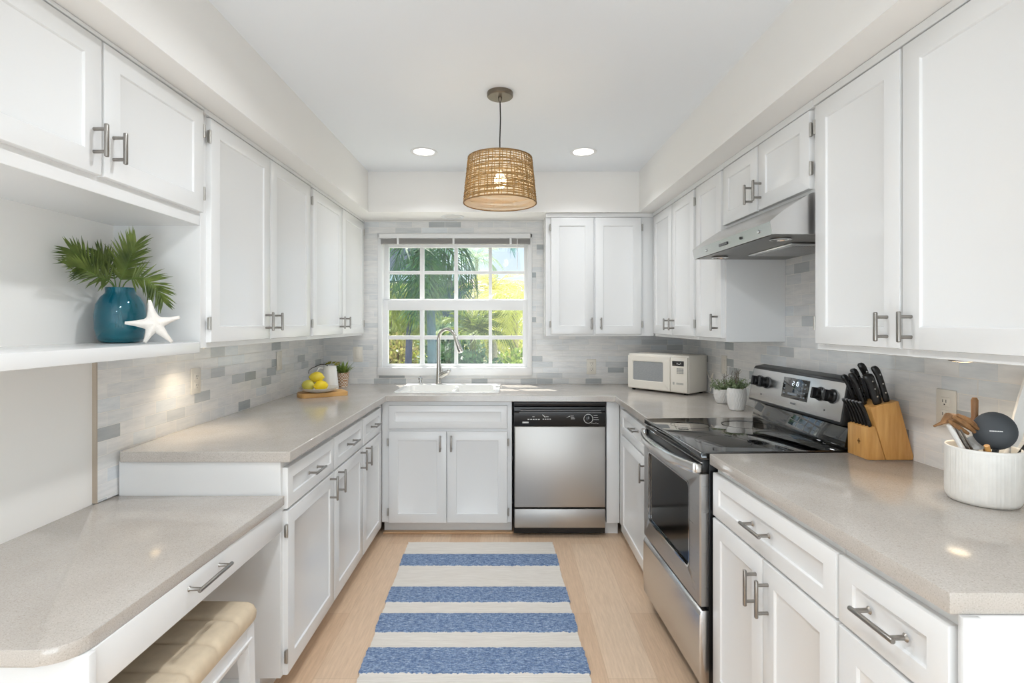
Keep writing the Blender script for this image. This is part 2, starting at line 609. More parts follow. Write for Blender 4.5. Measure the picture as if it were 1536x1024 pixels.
# left run uppers: door faces X=-1.10, body face X=-1.12 ; local x = Y
LX = -1.12
G = 'white wall cabinets along the left wall'
cabinet('wall_cabinet', 'short white wall cabinet with two doors over the open display niche', (LX, 0.93), RL, 0.973, 0.318, 1.727, SOF - .001,
        [dict(r=(.015, .4915, 1.772, 2.137), h=[('v', 1.392 - .93, 1.858, .088)]),
         dict(r=(.499, .963, 1.772, 2.137), h=[('v', 1.461 - .93, 1.858, .088)], hg=(.968,))], G)
o = 1.905
cabinet('wall_cabinet', 'tall white two-door wall cabinet right beside the display niche with the vase', (LX, o), RL, 2.929 - o, 0.318, 1.284, SOF - .001,
        [dict(r=(1.940 - o, 2.417 - o, 1.304, 2.13), h=[('v', 2.372 - o, 1.383, .084)], hg=(1.935 - o,)),
         dict(r=(2.427 - o, 2.906 - o, 1.304, 2.13), h=[('v', 2.468 - o, 1.383, .084)])], G)
o = 2.930
cabinet('wall_cabinet', 'tall white two-door wall cabinet on the left, closest to the window', (LX, o), RL, 4.008 - o, 0.318, 1.284, SOF - .001,
        [dict(r=(2.946 - o, 3.455 - o, 1.304, 2.13), h=[('v', 3.405 - o, 1.380, .080)], hg=(2.941 - o,)),
         dict(r=(3.470 - o, 3.968 - o, 1.304, 2.13), h=[('v', 3.520 - o, 1.380, .080)], hg=(3.974 - o,))], G)
# back upper
cabinet('wall_cabinet', 'white two-door wall cabinet on the back wall right of the window', (0.254, 3.74), RB, 1.02 - .254, 0.268, 1.284, SOF - .001,
        [dict(r=(.290 - .254, .5914 - .254, 1.298, 2.122), h=[('v', .574 - .254, 1.373, .084)], hg=(.285 - .254,)),
         dict(r=(.602 - .254, .930 - .254, 1.298, 2.122), h=[('v', .640 - .254, 1.373, .084)], hg=(.936 - .254,))], 'white wall cabinets around the right corner')
# right uppers frame
RU0 = Vector((1.005 + .020, 3.72))
rzU = math.atan2(-1, .0237)
def RUo(Y):
    return (RU0.x + .0237 * (3.72 - Y), Y)
G = 'white wall cabinets around the right corner'
def ru(Ya, Yb):
    return (Ya, Yb)
o = 3.72
cabinet('wall_cabinet', 'white two-door wall cabinet above the cream microwave in the right corner', RUo(o), rzU, o - 2.923, 0.292, 1.284, SOF - .001,
        [dict(r=(o - 3.700, o - 3.319, 1.302, 2.122), h=[('v', o - 3.360, 1.369, .075)]),
         dict(r=(o - 3.306, o - 2.940, 1.302, 2.122), h=[('v', o - 3.262, 1.369, .075)], hg=(o - 2.934,))], G)
o = 2.922
cabinet('wall_cabinet', 'narrow white single-door wall cabinet between range hood and corner cabinet', RUo(o), rzU, o - 2.562, 0.292, 1.284, SOF - .001,
        [dict(r=(o - 2.905, o - 2.580, 1.302, 2.122), h=[('v', o - 2.618, 1.380, .084)])], G)
o = 2.561
cabinet('wall_cabinet', 'short white two-door wall cabinet directly above the range hood', RUo(o), rzU, o - 1.832, 0.300, 1.832, SOF - .001,
        [dict(r=(o - 2.556, o - 2.222, 1.847, 2.122), h=[('v', o - 2.262, 1.926, .086)]),
         dict(r=(o - 2.210, o - 1.849, 1.847, 2.122), h=[('v', o - 2.186, 1.926, .086)], hg=(o - 1.843,))], G)
o = 1.831
cabinet('wall_cabinet', 'large tall white two-door wall cabinet above the knife block and crock', RUo(o), rzU, o - 0.62, 0.300, 1.284, SOF - .001,
        [dict(r=(o - 1.815, o - 1.433, 1.305, 2.122), h=[('v', o - 1.478, 1.365, .082)], hg=(o - 1.820,)),
         dict(r=(o - 1.424, o - 0.95, 1.305, 2.122), h=[('v', o - 1.392, 1.365, .082)])], G)

# display shelf in the niche
tag(MB().box(0, .32, 0, .973, 0, .040, .003).build('display_shelf', M['paint'], loc=(-1.44, .93, 1.268)),
    'white painted shelf in the niche holding vase and starfish', 'shelf')

# left lowers: door faces X=-.81, body face X=-.83
LXB = -0.83
G = 'white base cabinets along the left wall'
CT = 0.876
DB, DT, DRB, DRT = .092, .689, .698, .848
o = 1.905
cabinet('base_cabinet', 'white base cabinet with drawer and door beside the lower desk', (LXB, o), RL, 2.436 - o, .585, .09, CT,
        [dict(k='drawer', r=(1.922 - o, 2.430 - o, DRB, DRT), fw=.045, h=[('h', 2.17 - o, .772, .115)]),
         dict(r=(1.922 - o, 2.430 - o, DB, DT), h=[('v', 2.372 - o, .632, .110)], hg=(1.917 - o,))], G, toe=True)
o = 2.437
cabinet('base_cabinet', 'white base cabinet in the middle of the left run, door with two pulls', (LXB, o), RL, 2.909 - o, .585, .09, CT,
        [dict(k='drawer', r=(2.441 - o, 2.902 - o, DRB, DRT), fw=.045, h=[('h', 2.672 - o, .772, .115)]),
         dict(r=(2.441 - o, 2.902 - o, DB, DT), h=[('v', 2.486 - o, .632, .110), ('v', 2.858 - o, .632, .110)])], G, toe=True)
o = 2.910
cabinet('base_cabinet', 'narrow white base cabinet in the left corner beside the sink cabinet', (LXB, o), RL, 3.404 - o, .585, .09, CT,
        [dict(k='drawer', r=(2.916 - o, 3.316 - o, DRB, DRT), fw=.045, h=[('h', 3.116 - o, .772, .11)]),
         dict(r=(2.916 - o, 3.316 - o, DB, DT), h=[('v', 2.960 - o, .632, .110)])], G, toe=True)
# back run
cabinet('sink_cabinet', 'white sink base cabinet with false drawer front and two doors', (-0.829, 3.405), RB, .829 + .012, .58, .09, CT,
        [dict(k='drawer_front', r=(-.780 + .829, -.017 + .829, .699, .846), fw=.040),
         dict(r=(-.780 + .829, -.4096 + .829, DB, .680), h=[('v', -.446 + .829, .608, .105)], hg=(-.786 + .829,)),
         dict(r=(-.404 + .829, -.017 + .829, DB, .680), h=[('v', -.376 + .829, .608, .105)], hg=(-.011 + .829,))], 'white base cabinets on the back wall', toe=True)
fl = MB().box(0, .084, 0, .3, .09, CT, .001).box(0, .084, .06, .3, 0, .09)
tag(fl.build('filler_panel', M['paint'], loc=(.622, 3.392, 0)), 'narrow white filler panel right of the dishwasher', 'panel')
# right far lower: door face X=.687
o = 3.385
cabinet('base_cabinet', 'white base cabinet with drawer and door between range and dishwasher corner', (.707, o), R(-90), o - 2.60, .585, .09, CT,
        [dict(k='drawer', r=(o - 3.255, o - 2.603, DRB, DRT), fw=.045, h=[('h', o - 2.86, .795, .10)]),
         dict(r=(o - 3.255, o - 2.603, DB, DT), h=[('v', o - 2.66, .618, .10)])], 'white base cabinets along the right wall', toe=True)
# right near lowers
rzN = math.atan2(-1, .048)
def RNo(Y, add=0.020):
    return (.716 + add + .048 * (1.865 - Y), Y)
G = 'white base cabinets along the right wall'
o = 1.865
cabinet('base_cabinet', 'wide white base cabinet with drawer and two doors next to the range', RNo(o), rzN, .661, .56, .09, CT,
        [dict(k='drawer', r=(.002, .656, DRB, DRT), fw=.045, h=[('h', .325, .772, .115)]),
         dict(r=(.002, .333, DB, DT), h=[('v', .300, .590, .108)]),
         dict(r=(.338, .656, DB, DT), h=[('v', .366, .590, .108)])], G, toe=True)
o = 1.203
cabinet('base_cabinet', 'white base cabinet with drawer at the near right counter end', RNo(o), rzN, .292, .56, .09, CT,
        [dict(k='drawer', r=(.002, .287, DRB, DRT), fw=.045, h=[('h', .146, .773, .120)]),
         dict(r=(.002, .287, DB, DT), h=[('v', .262, .590, .108)])], G, toe=True)
# end panel that faces the camera
ep = MB().box(0, .58, -.010, -.002, 0, CT, .001).box(-.002, .030, -.016, -.006, 0, CT, .002)
tag(ep.build('end_panel', M['paint'], loc=(.768, .905, 0)), 'white end panel closing the near right base cabinet', 'panel')

# ------------------------------------------------------------------ worktops
def slab(poly, z0, z1, loc):
    return MB().prism([(x - loc[0], y - loc[1]) for x, y in poly], z0 - loc[2], z1 - loc[2], 'z', .003, 2)
SK = (-0.742, -0.098, 3.49, 3.93)     # sink cut-out
L0 = (-.8, 3.3, .876)
mb = MB()
zz = (0, .038)
def addp(poly):
    mb.prism([(x - L0[0], y - L0[1]) for x, y in poly], 0, .038, 'z', 0)
# one continuous top: split in cells around the sink hole and joined
pl = [(-1.40, 1.888), (-.789, 1.888), (-.791, 3.362), (.667, 3.345), (.667, 2.556), (xw(2.556) - t_, 2.592), (xw(4.0) - t_, 4.008), (-1.419, 4.008), (-1.419, 2.2)]
bm = mb.bm
from mathutils.geometry import tessellate_polygon
outer = [Vector((x - L0[0], y - L0[1], 0)) for x, y in pl]
hole = [Vector((x - L0[0], y - L0[1], 0)) for x, y in ((SK[0], SK[2]), (SK[0], SK[3]), (SK[1], SK[3]), (SK[1], SK[2]))]
tris = tessellate_polygon([outer, hole])
allp = outer + hole
top = [bm.verts.new((p.x, p.y, .038)) for p in allp]
bot = [bm.verts.new((p.x, p.y, 0)) for p in allp]
for a, b, c in tris:
    bm.faces.new((top[a], top[b], top[c]))
    bm.faces.new((bot[c], bot[b], bot[a]))
no = len(outer)
for base, n in ((0, no), (no, len(hole))):
    for i in range(n):
        a, b = base + i, base + (i + 1) % n
        bm.faces.new((top[a], top[b], bot[b], bot[a]))
bmesh.ops.dissolve_limit(bm, angle_limit=R(1), verts=bm.verts, edges=bm.edges)
ct = tag(mb.build('countertop', M['stone'], loc=L0, angle=30), 'long grey quartz countertop running around left, back and corner', 'countertop')
bv = ct.modifiers.new('edge', 'BEVEL'); bv.width = .003; bv.segments = 2; bv.limit_method = 'ANGLE'; bv.angle_limit = R(40)
ctR = [(.705, 1.862), (.7515, .90), (xw(.9) - t_, .90), (xw(1.862) - t_, 1.884)]
tag(slab(ctR, .876, .914, (.9, 1.4, .876)).build('countertop', M['stone'], loc=(.9, 1.4, .876)), 'grey quartz countertop right of the range under knife block and crock', 'countertop')

# desk
arc = []
cx, cy, rr_ = -.905, 1.066, .066
for k in range(9):
    a = R(-90 + 90 * k / 8)
    arc.append((cx + rr_ * math.cos(a), cy + rr_ * math.sin(a)))
dk = thing('desk', 'built-in lower desk with grey quartz top on the left', 'desk', (-1.44, 1.45, 0))
poly = [(-1.4335, 1.0)] + arc + [(-.812, 1.898), (-1.418, 1.898), (-1.418, 1.803), (-1.4335, 1.803)]
MB().prism([(x + 1.44, y - 1.45) for x, y in poly], .721, .754, 'z', .003).build('desktop', M['stone'], dk, label='grey quartz desktop with rounded front corner')
MB().box(.0065, .612, -.415, -.395, 0, .7205, .002).build('end_panel', M['paint'], dk)
dr = MB().prism([(.605, -.395), (.585, -.395), (.600, .448), (.620, .448)], .628, .7205, 'z', .002).build('drawer', M['paint'], dk)
# drawer handle, runs along the desk front
hx, hy, hz = .6455, .0, .682
c0 = Vector((.610 + .034, -.02, .685))
hd = MB()
hd.cyl((c0.x, -.10, .688), (c0.x, .06, .688), .0055, 14, .002)
for yy in (-.088, .048):
    hd.tube([(.609, yy, .688), (.614, yy, .688), (c0.x, yy, .688)], [.0085, .005, .0046], 12)
hd.build('handle', M['nickel'], dr)

# ------------------------------------------------------------------ floor trims
mb = MB().box(-.83, .02, 3.44, 3.478, 0, .012, .004)
struct(mb.build('trim_2', wood('oak_shoe', 'c49c74', 'd8b48d', 0), smooth=True))
struct(MB().box(-1.44, -.84, 1.893, 1.904, 0, .075, .002).build('baseboard_left', M['trimwhite']))

# ------------------------------------------------------------------ lamps
def downlight(loc, label, glow, group, energy=0, name='recessed_light'):
    t = thing(name, label, 'ceiling light', loc, 0, group)
    MB().lathe([(.062, 0), (.082, 0), (.084, -.002), (.082, -.005), (.064, -.003), (.062, 0)], 40, cap0=False, cap1=False).build('trim_ring', M['trimwhite'], t)
    MB().lathe([(.0625, -.0015), (.03, -.0025)], 40, cap0=False).build('lens', glow, t)
    if energy:
        l = light('lamp', 'AREA', (loc[0], loc[1], loc[2] - .012), (0, 0, 0), energy, (.92, .96, 1.0), shape='DISK', size=.13, spread=R(128 if loc[1] > 2 else 160))
    return t
GD = 'round recessed downlights in the kitchen ceiling'
downlight((-.534, 3.27, CEIL), 'lit round recessed downlight left of the woven pendant', M['glow'], None, 2.5)
downlight((.455, 3.27, CEIL), 'lit round recessed downlight right of the woven pendant', M['glow'], None, 2.5)
for x in (-.22,):  # unseen downlights added to fill the kitchen with light
    for y in (1.6, 0.2, -1.4):
        downlight((x, y, CEIL), 'unseen recessed downlight added to light the kitchen from the dining side', M['glow'], 'unseen added downlights toward the dining side', 7.0)
downlight((-.42, 3.856, SOF), 'unlit round light flush in the soffit above the window', mat('frosted_lens', 'dedcd8', .5), None)

# pendant
pt = thing('pendant_lamp', 'woven rattan drum pendant lamp hanging in the kitchen middle', 'pendant lamp', (-.046, 2.434, CEIL))
M['bronze'] = brushed('aged_nickel', '857b6e', .4)
MB().lathe([(.0, 0), (.059, 0), (.060, -.004), (.060, -.018), (.056, -.022), (.0001, -.023)], 40, cap0=False).build('ceiling_canopy', M['bronze'], pt, label='round grey metal canopy')
MB().lathe([(.009, -.022), (.009, -.034), (.005, -.042)], 16).build('cord_grip', M['bronze'], pt)
MB().tube([(0, 0, -.04), (.002, 0, -.12), (-.001, 0, -.22), (0, 0, -.315)], .0028, 8).build('cord', M['black_matte'], pt)
ZT, ZB_, RT, RBm = -.305, -.511, .147, .168
M['rattan'] = mat('woven_rattan', '9a7848', .7, var=.3, vscale=60)
mb = MB()
rnd = random.Random(3)
def shr(z):
    k = (ZT - z) / (ZT - ZB_)
    return RT + (RBm - RT) * k
NV = 60
for i in range(NV):
    a0 = 2 * PI * i / NV + rnd.uniform(-.02, .02)
    da = rnd.uniform(-.05, .05)
    w = rnd.uniform(.0013, .0026)
    pts = []
    for k in range(9):
        z = ZT + (ZB_ - ZT) * k / 8
        a = a0 + da * (k / 8) + rnd.uniform(-.008, .008)
        r = shr(z) + rnd.uniform(-.0012, .0012)
        pts.append((r * math.cos(a), r * math.sin(a), z))
    mb.tube(pts, w, 4)
for i in range(30):
    z0 = ZT + (ZB_ - ZT) * (i + .5) / 30 + rnd.uniform(-.002, .002)
    ph, am = rnd.uniform(0, 6.28), rnd.uniform(.0005, .004)
    w = rnd.uniform(.0013, .0027)
    rings = []
    N = 60
    for k in range(N):
        a = 2 * PI * k / N
        z = z0 + am * math.sin(2 * a + ph) + rnd.uniform(-.0008, .0008)
        z = min(ZT, max(ZB_, z))
        r = shr(z) + rnd.uniform(-.001, .0016)
        rings.append([(( r + w * math.cos(b)) * math.cos(a), (r + w * math.cos(b)) * math.sin(a), z + w * math.sin(b)) for b in (0, 1.57, 3.14, 4.71)])
    rings.append(rings[0])
    mb.ring(rings, False, False)
for i in range(60):
    a = rnd.uniform(0, 6.28)
    z = rnd.uniform(ZB_ + .02, ZT - .02)
    pts = []
    dz, da = rnd.uniform(-.035, .035), rnd.uniform(.1, .5)
    for k in range(6):
        zz_ = min(ZT, max(ZB_, z + dz * k / 5))
        r = shr(zz_) + .001
        pts.append((r * math.cos(a + da * k / 5), r * math.sin(a + da * k / 5), zz_))
    mb.tube(pts, rnd.uniform(.0009, .0016), 4)
sh = mb.build('lamp_shade', M['rattan'], pt, smooth=True, angle=80, label='woven tan rattan shade')
def liner():
    t = NT('paper_liner')
    d = t.new('ShaderNodeBsdfDiffuse'); d.inputs[0].default_value = (*srgb('f4ead6'), 1)
    tr = t.new('ShaderNodeBsdfTranslucent'); tr.inputs[0].default_value = (*srgb('f4e6cc'), 1)
    tp = t.new('ShaderNodeBsdfTransparent')
    m1 = t.new('ShaderNodeMixShader'); m1.inputs[0].default_value = .6
    m2 = t.new('ShaderNodeMixShader'); m2.inputs[0].default_value = .45
    t.link(d.outputs[0], m1.inputs[1]); t.link(tr.outputs[0], m1.inputs[2])
    t.link(m1.outputs[0], m2.inputs[1]); t.link(tp.outputs[0], m2.inputs[2])
    t.link(m2.outputs[0], t.out.inputs[0])
    return t.m
MB().lathe([(RT - .003, ZT - .001), (RBm - .003, ZB_ + .001)], 64, cap0=False, cap1=False).build('shade_liner', liner(), sh, label='thin cream translucent lining')
rimm = mat('rattan_rim', '7c5d36', .6)
for r, z in ((RT, ZT), (RBm, ZB_)):
    MB().tube([(r * math.cos(2 * PI * k / 64), r * math.sin(2 * PI * k / 64), z) for k in range(65)], .0028, 6).build('rim_wire', rimm, sh)
mb = MB()
for k in range(3):
    a = 2 * PI * k / 3 + .3
    mb.tube([(0, 0, ZT - .004), (RT * math.cos(a), RT * math.sin(a), ZT)], .002, 6)
mb.build('spider_fitting', M['bronze'], sh)
MB().lathe([(.014, -.31), (.017, -.315), (.017, -.362), (.013, -.366)], 20).build('socket', M['bronze'], pt)
MB().lathe([(.012, -.366), (.016, -.378), (.028, -.398), (.030, -.412), (.026, -.428), (.014, -.440), (.001, -.443)], 24).build('bulb', emit('bulb_glow', 'ffe9c2', 20), pt)
light('pendant_bulb', 'SPOT', (-.046, 2.434, CEIL - .405), (0, 0, 0), 6.0, (1.0, .86, .66), spot_size=R(176), spot_blend=.35, shadow_soft_size=.03)

# puck lights under the wall cabinets
def puck(loc, label, energy):
    t = thing('puck_light', label, 'under-cabinet light', loc)
    MB().lathe([(.032, 0), (.034, -.006), (.030, -.011), (.024, -.012)], 24).build('housing', M['nickel'], t)
    MB().lathe([(.023, -.0122), (.010, -.0135)], 24, cap0=False).build('lens', emit('puck_glow', 'ffdca6', 8), t)
    l = light('puck_lamp', 'SPOT', (loc[0], loc[1], loc[2] - .02), (0, 0, 0), energy, (1.0, .84, .62), spot_size=R(120), spot_blend=.8, shadow_soft_size=.03)
puck((-1.30, 2.22, 1.2838), 'small warm puck light under the tall left wall cabinet', 3.2)
puck((1.22, 1.42, 1.2838), 'small warm puck light under the large right wall cabinet', 1.6)

# ------------------------------------------------------------------ dishwasher (front Y=3.37)
dw = thing('dishwasher', 'stainless dishwasher with black control panel under the back counter', 'dishwasher', (.023, 3.37, 0))
DWW = .593
MB().box(.002, DWW - .002, .035, .58, .02, .872).build('body', M['black'], dw, smooth=False)
dp = MB().box(.006, DWW - .006, 0, .03, .197, .715, .006, 3).build('door', M['steel'], dw, label='brushed stainless door panel')
MB().box(.006, DWW - .006, .004, .03, .064, .186, .005, 2).build('lower_panel', M['steel'], dw, label='stainless lower access panel')
mb = MB()
zc0, zc1 = .717, .868
# control panel with a recessed pocket handle
prof = [(.03, zc0), (.002, zc0), (0, zc0 + .004), (0, .800), (.004, .806), (.022, .812), (.022, .836), (.002, .846), (.0, .850), (.0, zc1), (.03, zc1)]
mb.prism(prof, .004, DWW - .004, 'x')
cp = mb.build('control_panel', M['black'], dw, angle=30)
MB().cyl((.045, .000, .8165), (DWW - .035, .000, .8165), .0036, 10).cyl((.035, -.001, .804), (DWW - .03, -.001, .804), .0026, 10).build('pocket_handle', M['grey'], cp, label='grey pull bars across the control panel')
mb = MB().lathe([(.030, 0), (.030, .002), (.027, .002), (.027, 0)], 36, cap0=False, cap1=False)
mb.xform(Matrix.Translation((.478, -.0005, .765)) @ Matrix.Rotation(R(90), 4, 'X'))
mb.build('dial_ring', M['white_mark'], cp)
mb = MB().lathe([(.022, 0), (.021, .014), (.018, .016), (.001, .016)], 28)
mb.box(-.003, .003, -.018, .018, .012, .022, .002)
mb.xform(Matrix.Translation((.478, 0, .765)) @ Matrix.Rotation(R(90), 4, 'X'))
dl = mb.build('cycle_dial', M['black'], cp)
MB().box(.4765, .4795, -.0235, -.022, .768, .783).build('dial_pointer', M['white_mark'], dl)
mb = MB()
mb.box(.056, .096, -.0012, .001, .736, .7465, .004)
mb.build('badge', M['white_mark'], cp, label='small white oval badge')
def pr(fn):
    m_ = MB(); fn(m_); m_.build('panel_print', M['white_mark'], cp, smooth=False)
for i in range(5):
    pr(lambda m: m.box(.090 + i * .0165, .101 + i * .0165, -.0010, .001, .757, .764))
for i in range(4):
    pr(lambda m: m.box(.186 + i * .0145, .195 + i * .0145, -.0010, .001, .759, .765))
pr(lambda m: m.box(.120, .134, -.0008, .001, .776, .779))
pr(lambda m: m.box(.206, .224, -.0008, .001, .776, .779))
pr(lambda m: m.prism([(.183, .790), (.186, .792), (.205, .776), (.201, .772)], -.0008, .001, 'y'))
for i in range(3):
    pr(lambda m: m.box(.366, .392 - i * .004, -.0008, .001, .763 + i * .009, .7655 + i * .009))
    pr(lambda m: m.box(.512, .545 - 4e-3 * i, -.0008, .001, .757 + i * .014, .760 + i * .014))
pr(lambda m: m.prism([(.335, .770), (.362, .780), (.362, .784)], -.0008, .001, 'y'))
for i in range(4):
    pr(lambda m: m.box(.498 + i * .012, .506 + i * .012, -.0008, .001, .736 - (i % 2) * .003, .7385 - (i % 2) * .003))

# ------------------------------------------------------------------ range
RW = .668
rg = thing('range', 'stainless electric range with black glass cooktop between right counters', 'range', (.648, 2.552, 0), math.atan2(-1, .05))
mb = MB().box(.004, RW - .004, .034, .60, .03, .884, .002).box(.03, RW - .03, .06, .55, 0, .03)
mb.build('body', M['black'], rg, label='black enamel oven body')
# oven door : stainless frame around the window
wx0, wx1, wz0, wz1 = .075, .560, .452, .772
mb = MB()
def rr(x0, x1, z0, z1, r, y, n=5):
    p = []
    for cx_, cz_, a0 in ((x1 - r, z0 + r, -90), (x1 - r, z1 - r, 0), (x0 + r, z1 - r, 90), (x0 + r, z0 + r, 180)):
        for k in range(n + 1):
            a = R(a0 + 90 * k / n)
            p.append((cx_ + r * math.cos(a), y, cz_ + r * math.sin(a)))
    return p
dx0, dx1, dz0, dz1 = .004, RW - .004, .356, .834
mb.ring([rr(dx0, dx1, dz0, dz1, .004, .032), rr(dx0, dx1, dz0, dz1, .004, .005), rr(dx0 + .004, dx1 - .004, dz0 + .004, dz1 - .004, .004, .0),
         rr(wx0 - .006, wx1 + .006, wz0 - .006, wz1 + .006, .024, .0), rr(wx0, wx1, wz0, wz1, .020, .005), rr(wx0, wx1, wz0, wz1, .020, .02)], False, False)
M['oven_steel'] = brushed('oven_steel', 'b4b3b2', .28, (1, 1, 50))
od = mb.build('oven_door', M['oven_steel'], rg, label='stainless oven door')
mb = MB().ring([rr(wx0 + .001, wx1 - .001, wz0 + .001, wz1 - .001, .02, .0065), rr(wx0 + .001, wx1 - .001, wz0 + .001, wz1 - .001, .02, .010)])
M['oven_glass'] = mat('oven_glass', '060606', .10, Specular_IOR_Level=.25)
mb.build('oven_window', M['oven_glass'], od, label='black glass oven window')
mb = MB().ring([rr(wx0 - .005, wx1 + .005, wz0 - .005, wz1 + .005, .024, -.0012), rr(wx0 + .002, wx1 - .002, wz0 + .002, wz1 - .002, .019, -.0012),
                rr(wx0 + .002, wx1 - .002, wz0 + .002, wz1 - .002, .019, .004), rr(wx0 - .005, wx1 + .005, wz0 - .005, wz1 + .005, .024, .004)], False, False)
mb.build('window_bezel', M['chrome'], od)
# bowed handle
rings = []
for k in range(25):
    s = k / 24
    u = .020 + (RW - .040) * s
    b = .046 * (1 - abs(2 * s - 1) ** 2.6) + .010
    rings.append([(u, -b - .006, .833), (u, -b - .010, .838), (u, -b - .010, .866), (u, -b - .006, .871), (u, -b + .004, .871), (u, -b + .004, .833)])
hb = MB().ring(rings)
hb.box(.008, .034, -.014, .011, .836, .868, .004)
hb.box(RW - .034, RW - .008, -.014, .011, .836, .868, .004)
hb.build('handle', brushed('handle_steel', 'e2e1df', .2, (50, 1, 1)), od, angle=50, label='wide bowed stainless handle')
# storage drawer
mb = MB()
prof = [(.034, .072), (.006, .076), (.0, .085), (-.004, .2), (-.002, .325), (.002, .338), (.010, .343), (.034, .344)]
mb.prism(prof, .003, RW - .003, 'x', .0015)
mb.build('storage_drawer', M['steel_plain'], rg, angle=50, label='stainless storage drawer')
# vent trim between door and cooktop
MB().box(.006, RW - .006, .010, .05, .836, .886, .002).build('vent_trim', M['black'], rg)
MB().box(.004, RW - .004, .004, .012, .872, .8765, .001).build('trim_strip', M['chrome'], rg)
# cooktop
mb = MB().prism([(.005, .886), (.003, .890), (.003, .908), (.007, .914), (.60, .914), (.60, .886)], 0, RW, 'x', .002)
ckt = mb.build('cooktop', M['black_glass'], rg, label='black glass cooktop')
MB().box(.002, RW - .002, .0015, .0045, .9085, .9125, .001).build('edge_trim', M['chrome'], ckt)
ringm = mat('burner_print', '1b1b1c', .25)
for (u, v, r) in ((.17, .16, .085), (.50, .16, .105), (.17, .42, .105), (.50, .42, .075)):
    mb = MB().lathe([(r, .9142), (r - .0025, .9143), (r - .0025, .9141)], 48, c=(u, v, 0), cap0=False, cap1=False)
    mb.build('burner_ring', ringm, ckt)
# backguard
mb = MB().prism([(.538, .912), (.536, .925), (.552, .998), (.640, .998), (.640, .912)], .004, RW - .004, 'x', .003)
bg = mb.build('backguard', M['black_glass'], rg, label='glossy black backguard base')
mb = MB().prism([(.540, 1.002), (.524, 1.003), (.521, 1.010), (.548, 1.160), (.556, 1.168), (.60, 1.176), (.648, 1.166), (.648, .998), (.56, .998)], .0, RW, 'x', .002)
cpn = mb.build('control_console', mat('console_shell', '3a3b3c', .35, .4), rg, label='dark console housing')
ang = math.atan2(.548 - .521, .150)
def onpanel(u, s, off=0.0):       # s 0..1 up the face
    return Vector((u, .521 + (.548 - .521) * s - off * math.cos(ang), 1.010 + .150 * s + off * math.sin(ang) * -1 * -1))
mb = MB()
e = .0015
q0, q1 = onpanel(0, .03, e), onpanel(0, .97, e)
mb.prism([(q0.y, q0.z), (q1.y, q1.z), (q1.y + .003, q1.z), (q0.y + .003, q0.z)], .006, RW - .006, 'x', .0005)
mb.build('faceplate', M['steel_plain'], cpn, label='stainless control faceplate')
def panel_mtx(u, s, off=.0015):
    return Matrix.Translation(onpanel(u, s, off)) @ Matrix.Rotation(R(90) - ang, 4, 'X')
for u in (.072, .140, .530, .602):
    mb = MB().lathe([(.027, 0), (.026, .008), (.021, .012), (.021, .026), (.019, .029), (.001, .029)], 30)
    mb.box(-.0055, .0055, -.022, .022, .010, .040, .004, 3)
    mb.xform(panel_mtx(u, .60))
    k = mb.build('knob', M['black'], cpn)
    mb = MB().lathe([(.0285, -.0005), (.0285, .003), (.0265, .003), (.0265, -.0005)], 30, cap0=False, cap1=False)
    mb.box(-.0012, .0012, .006, .021, .0395, .0412)
    mb.xform(panel_mtx(u, .60))
    mb.build('knob_ring', M['grey'], k)
mb = MB().box(-.090, .090, -.046, .042, 0, .0025, .002)
mb.xform(panel_mtx(.362, .60))
ds = mb.build('display', M['black_glass'], cpn, label='black clock display')
mb = MB()
def seg_digit(x, segs):
    w, h, t = .008, .016, .0016
    S7 = {'a': (0, h, w, h + t), 'b': (w, h / 2, w + t, h), 'c': (w, 0, w + t, h / 2), 'd': (0, -t, w, 0), 'e': (-t, 0, 0, h / 2), 'f': (-t, h / 2, 0, h), 'g': (0, h / 2 - t / 2, w, h / 2 + t / 2)}
    for s in segs:
        a, b, c, d = S7[s]
        mb.box(x + a, x + c, b + .012, d + .012, .0022, .0032)
seg_digit(-.020, 'abged'); mb.box(-.0065, -.0050, .016, .0175, .0022, .0032); mb.box(-.0065, -.0050, .023, .0245, .0022, .0032)
seg_digit(0.0, 'bc'); seg_digit(.013, 'abcdef')
mb.xform(panel_mtx(.362, .60))
mb.build('clock_digits', emit('display_glow', 'e8f4ff', 1.0), ds)
mb = MB()
for i in range(4):
    mb.box(.045, .056, -.034 + i * .018, -.028 + i * .018, .0022, .0030)
    mb.box(.064, .075, -.034 + i * .018, -.028 + i * .018, .0022, .0030)
for i in range(3):
    mb.box(-.080, -.066, -.030 + i * .020, -.024 + i * .020, .0022, .0030)
mb.box(-.045, .020, -.030, -.022, .0022, .0028)
mb.xform(panel_mtx(.362, .60))
mb.build('display_keys', mat('display_key', '7f868d', .4), ds)
mb = MB().box(-.016, .016, -.004, .004, 0, .0022, .002)
mb.xform(panel_mtx(.362, .18)); mb.build('badge', M['grey'], cpn)
mb = MB()
for u in (.105, .566):
    c = panel_mtx(u, .22)
    m2 = MB().lathe([(.0032, 0), (.0032, .001)], 12); m2.xform(c)
    m2.build('indicator', M['black'], cpn)

# ------------------------------------------------------------------ hood
o = 2.560
hx_, hy_ = RUo(o)
hd = thing('range_hood', 'stainless under-cabinet range hood above the cooktop', 'range hood', (hx_ - .02, hy_, 1.685), rzU)
HW = .726
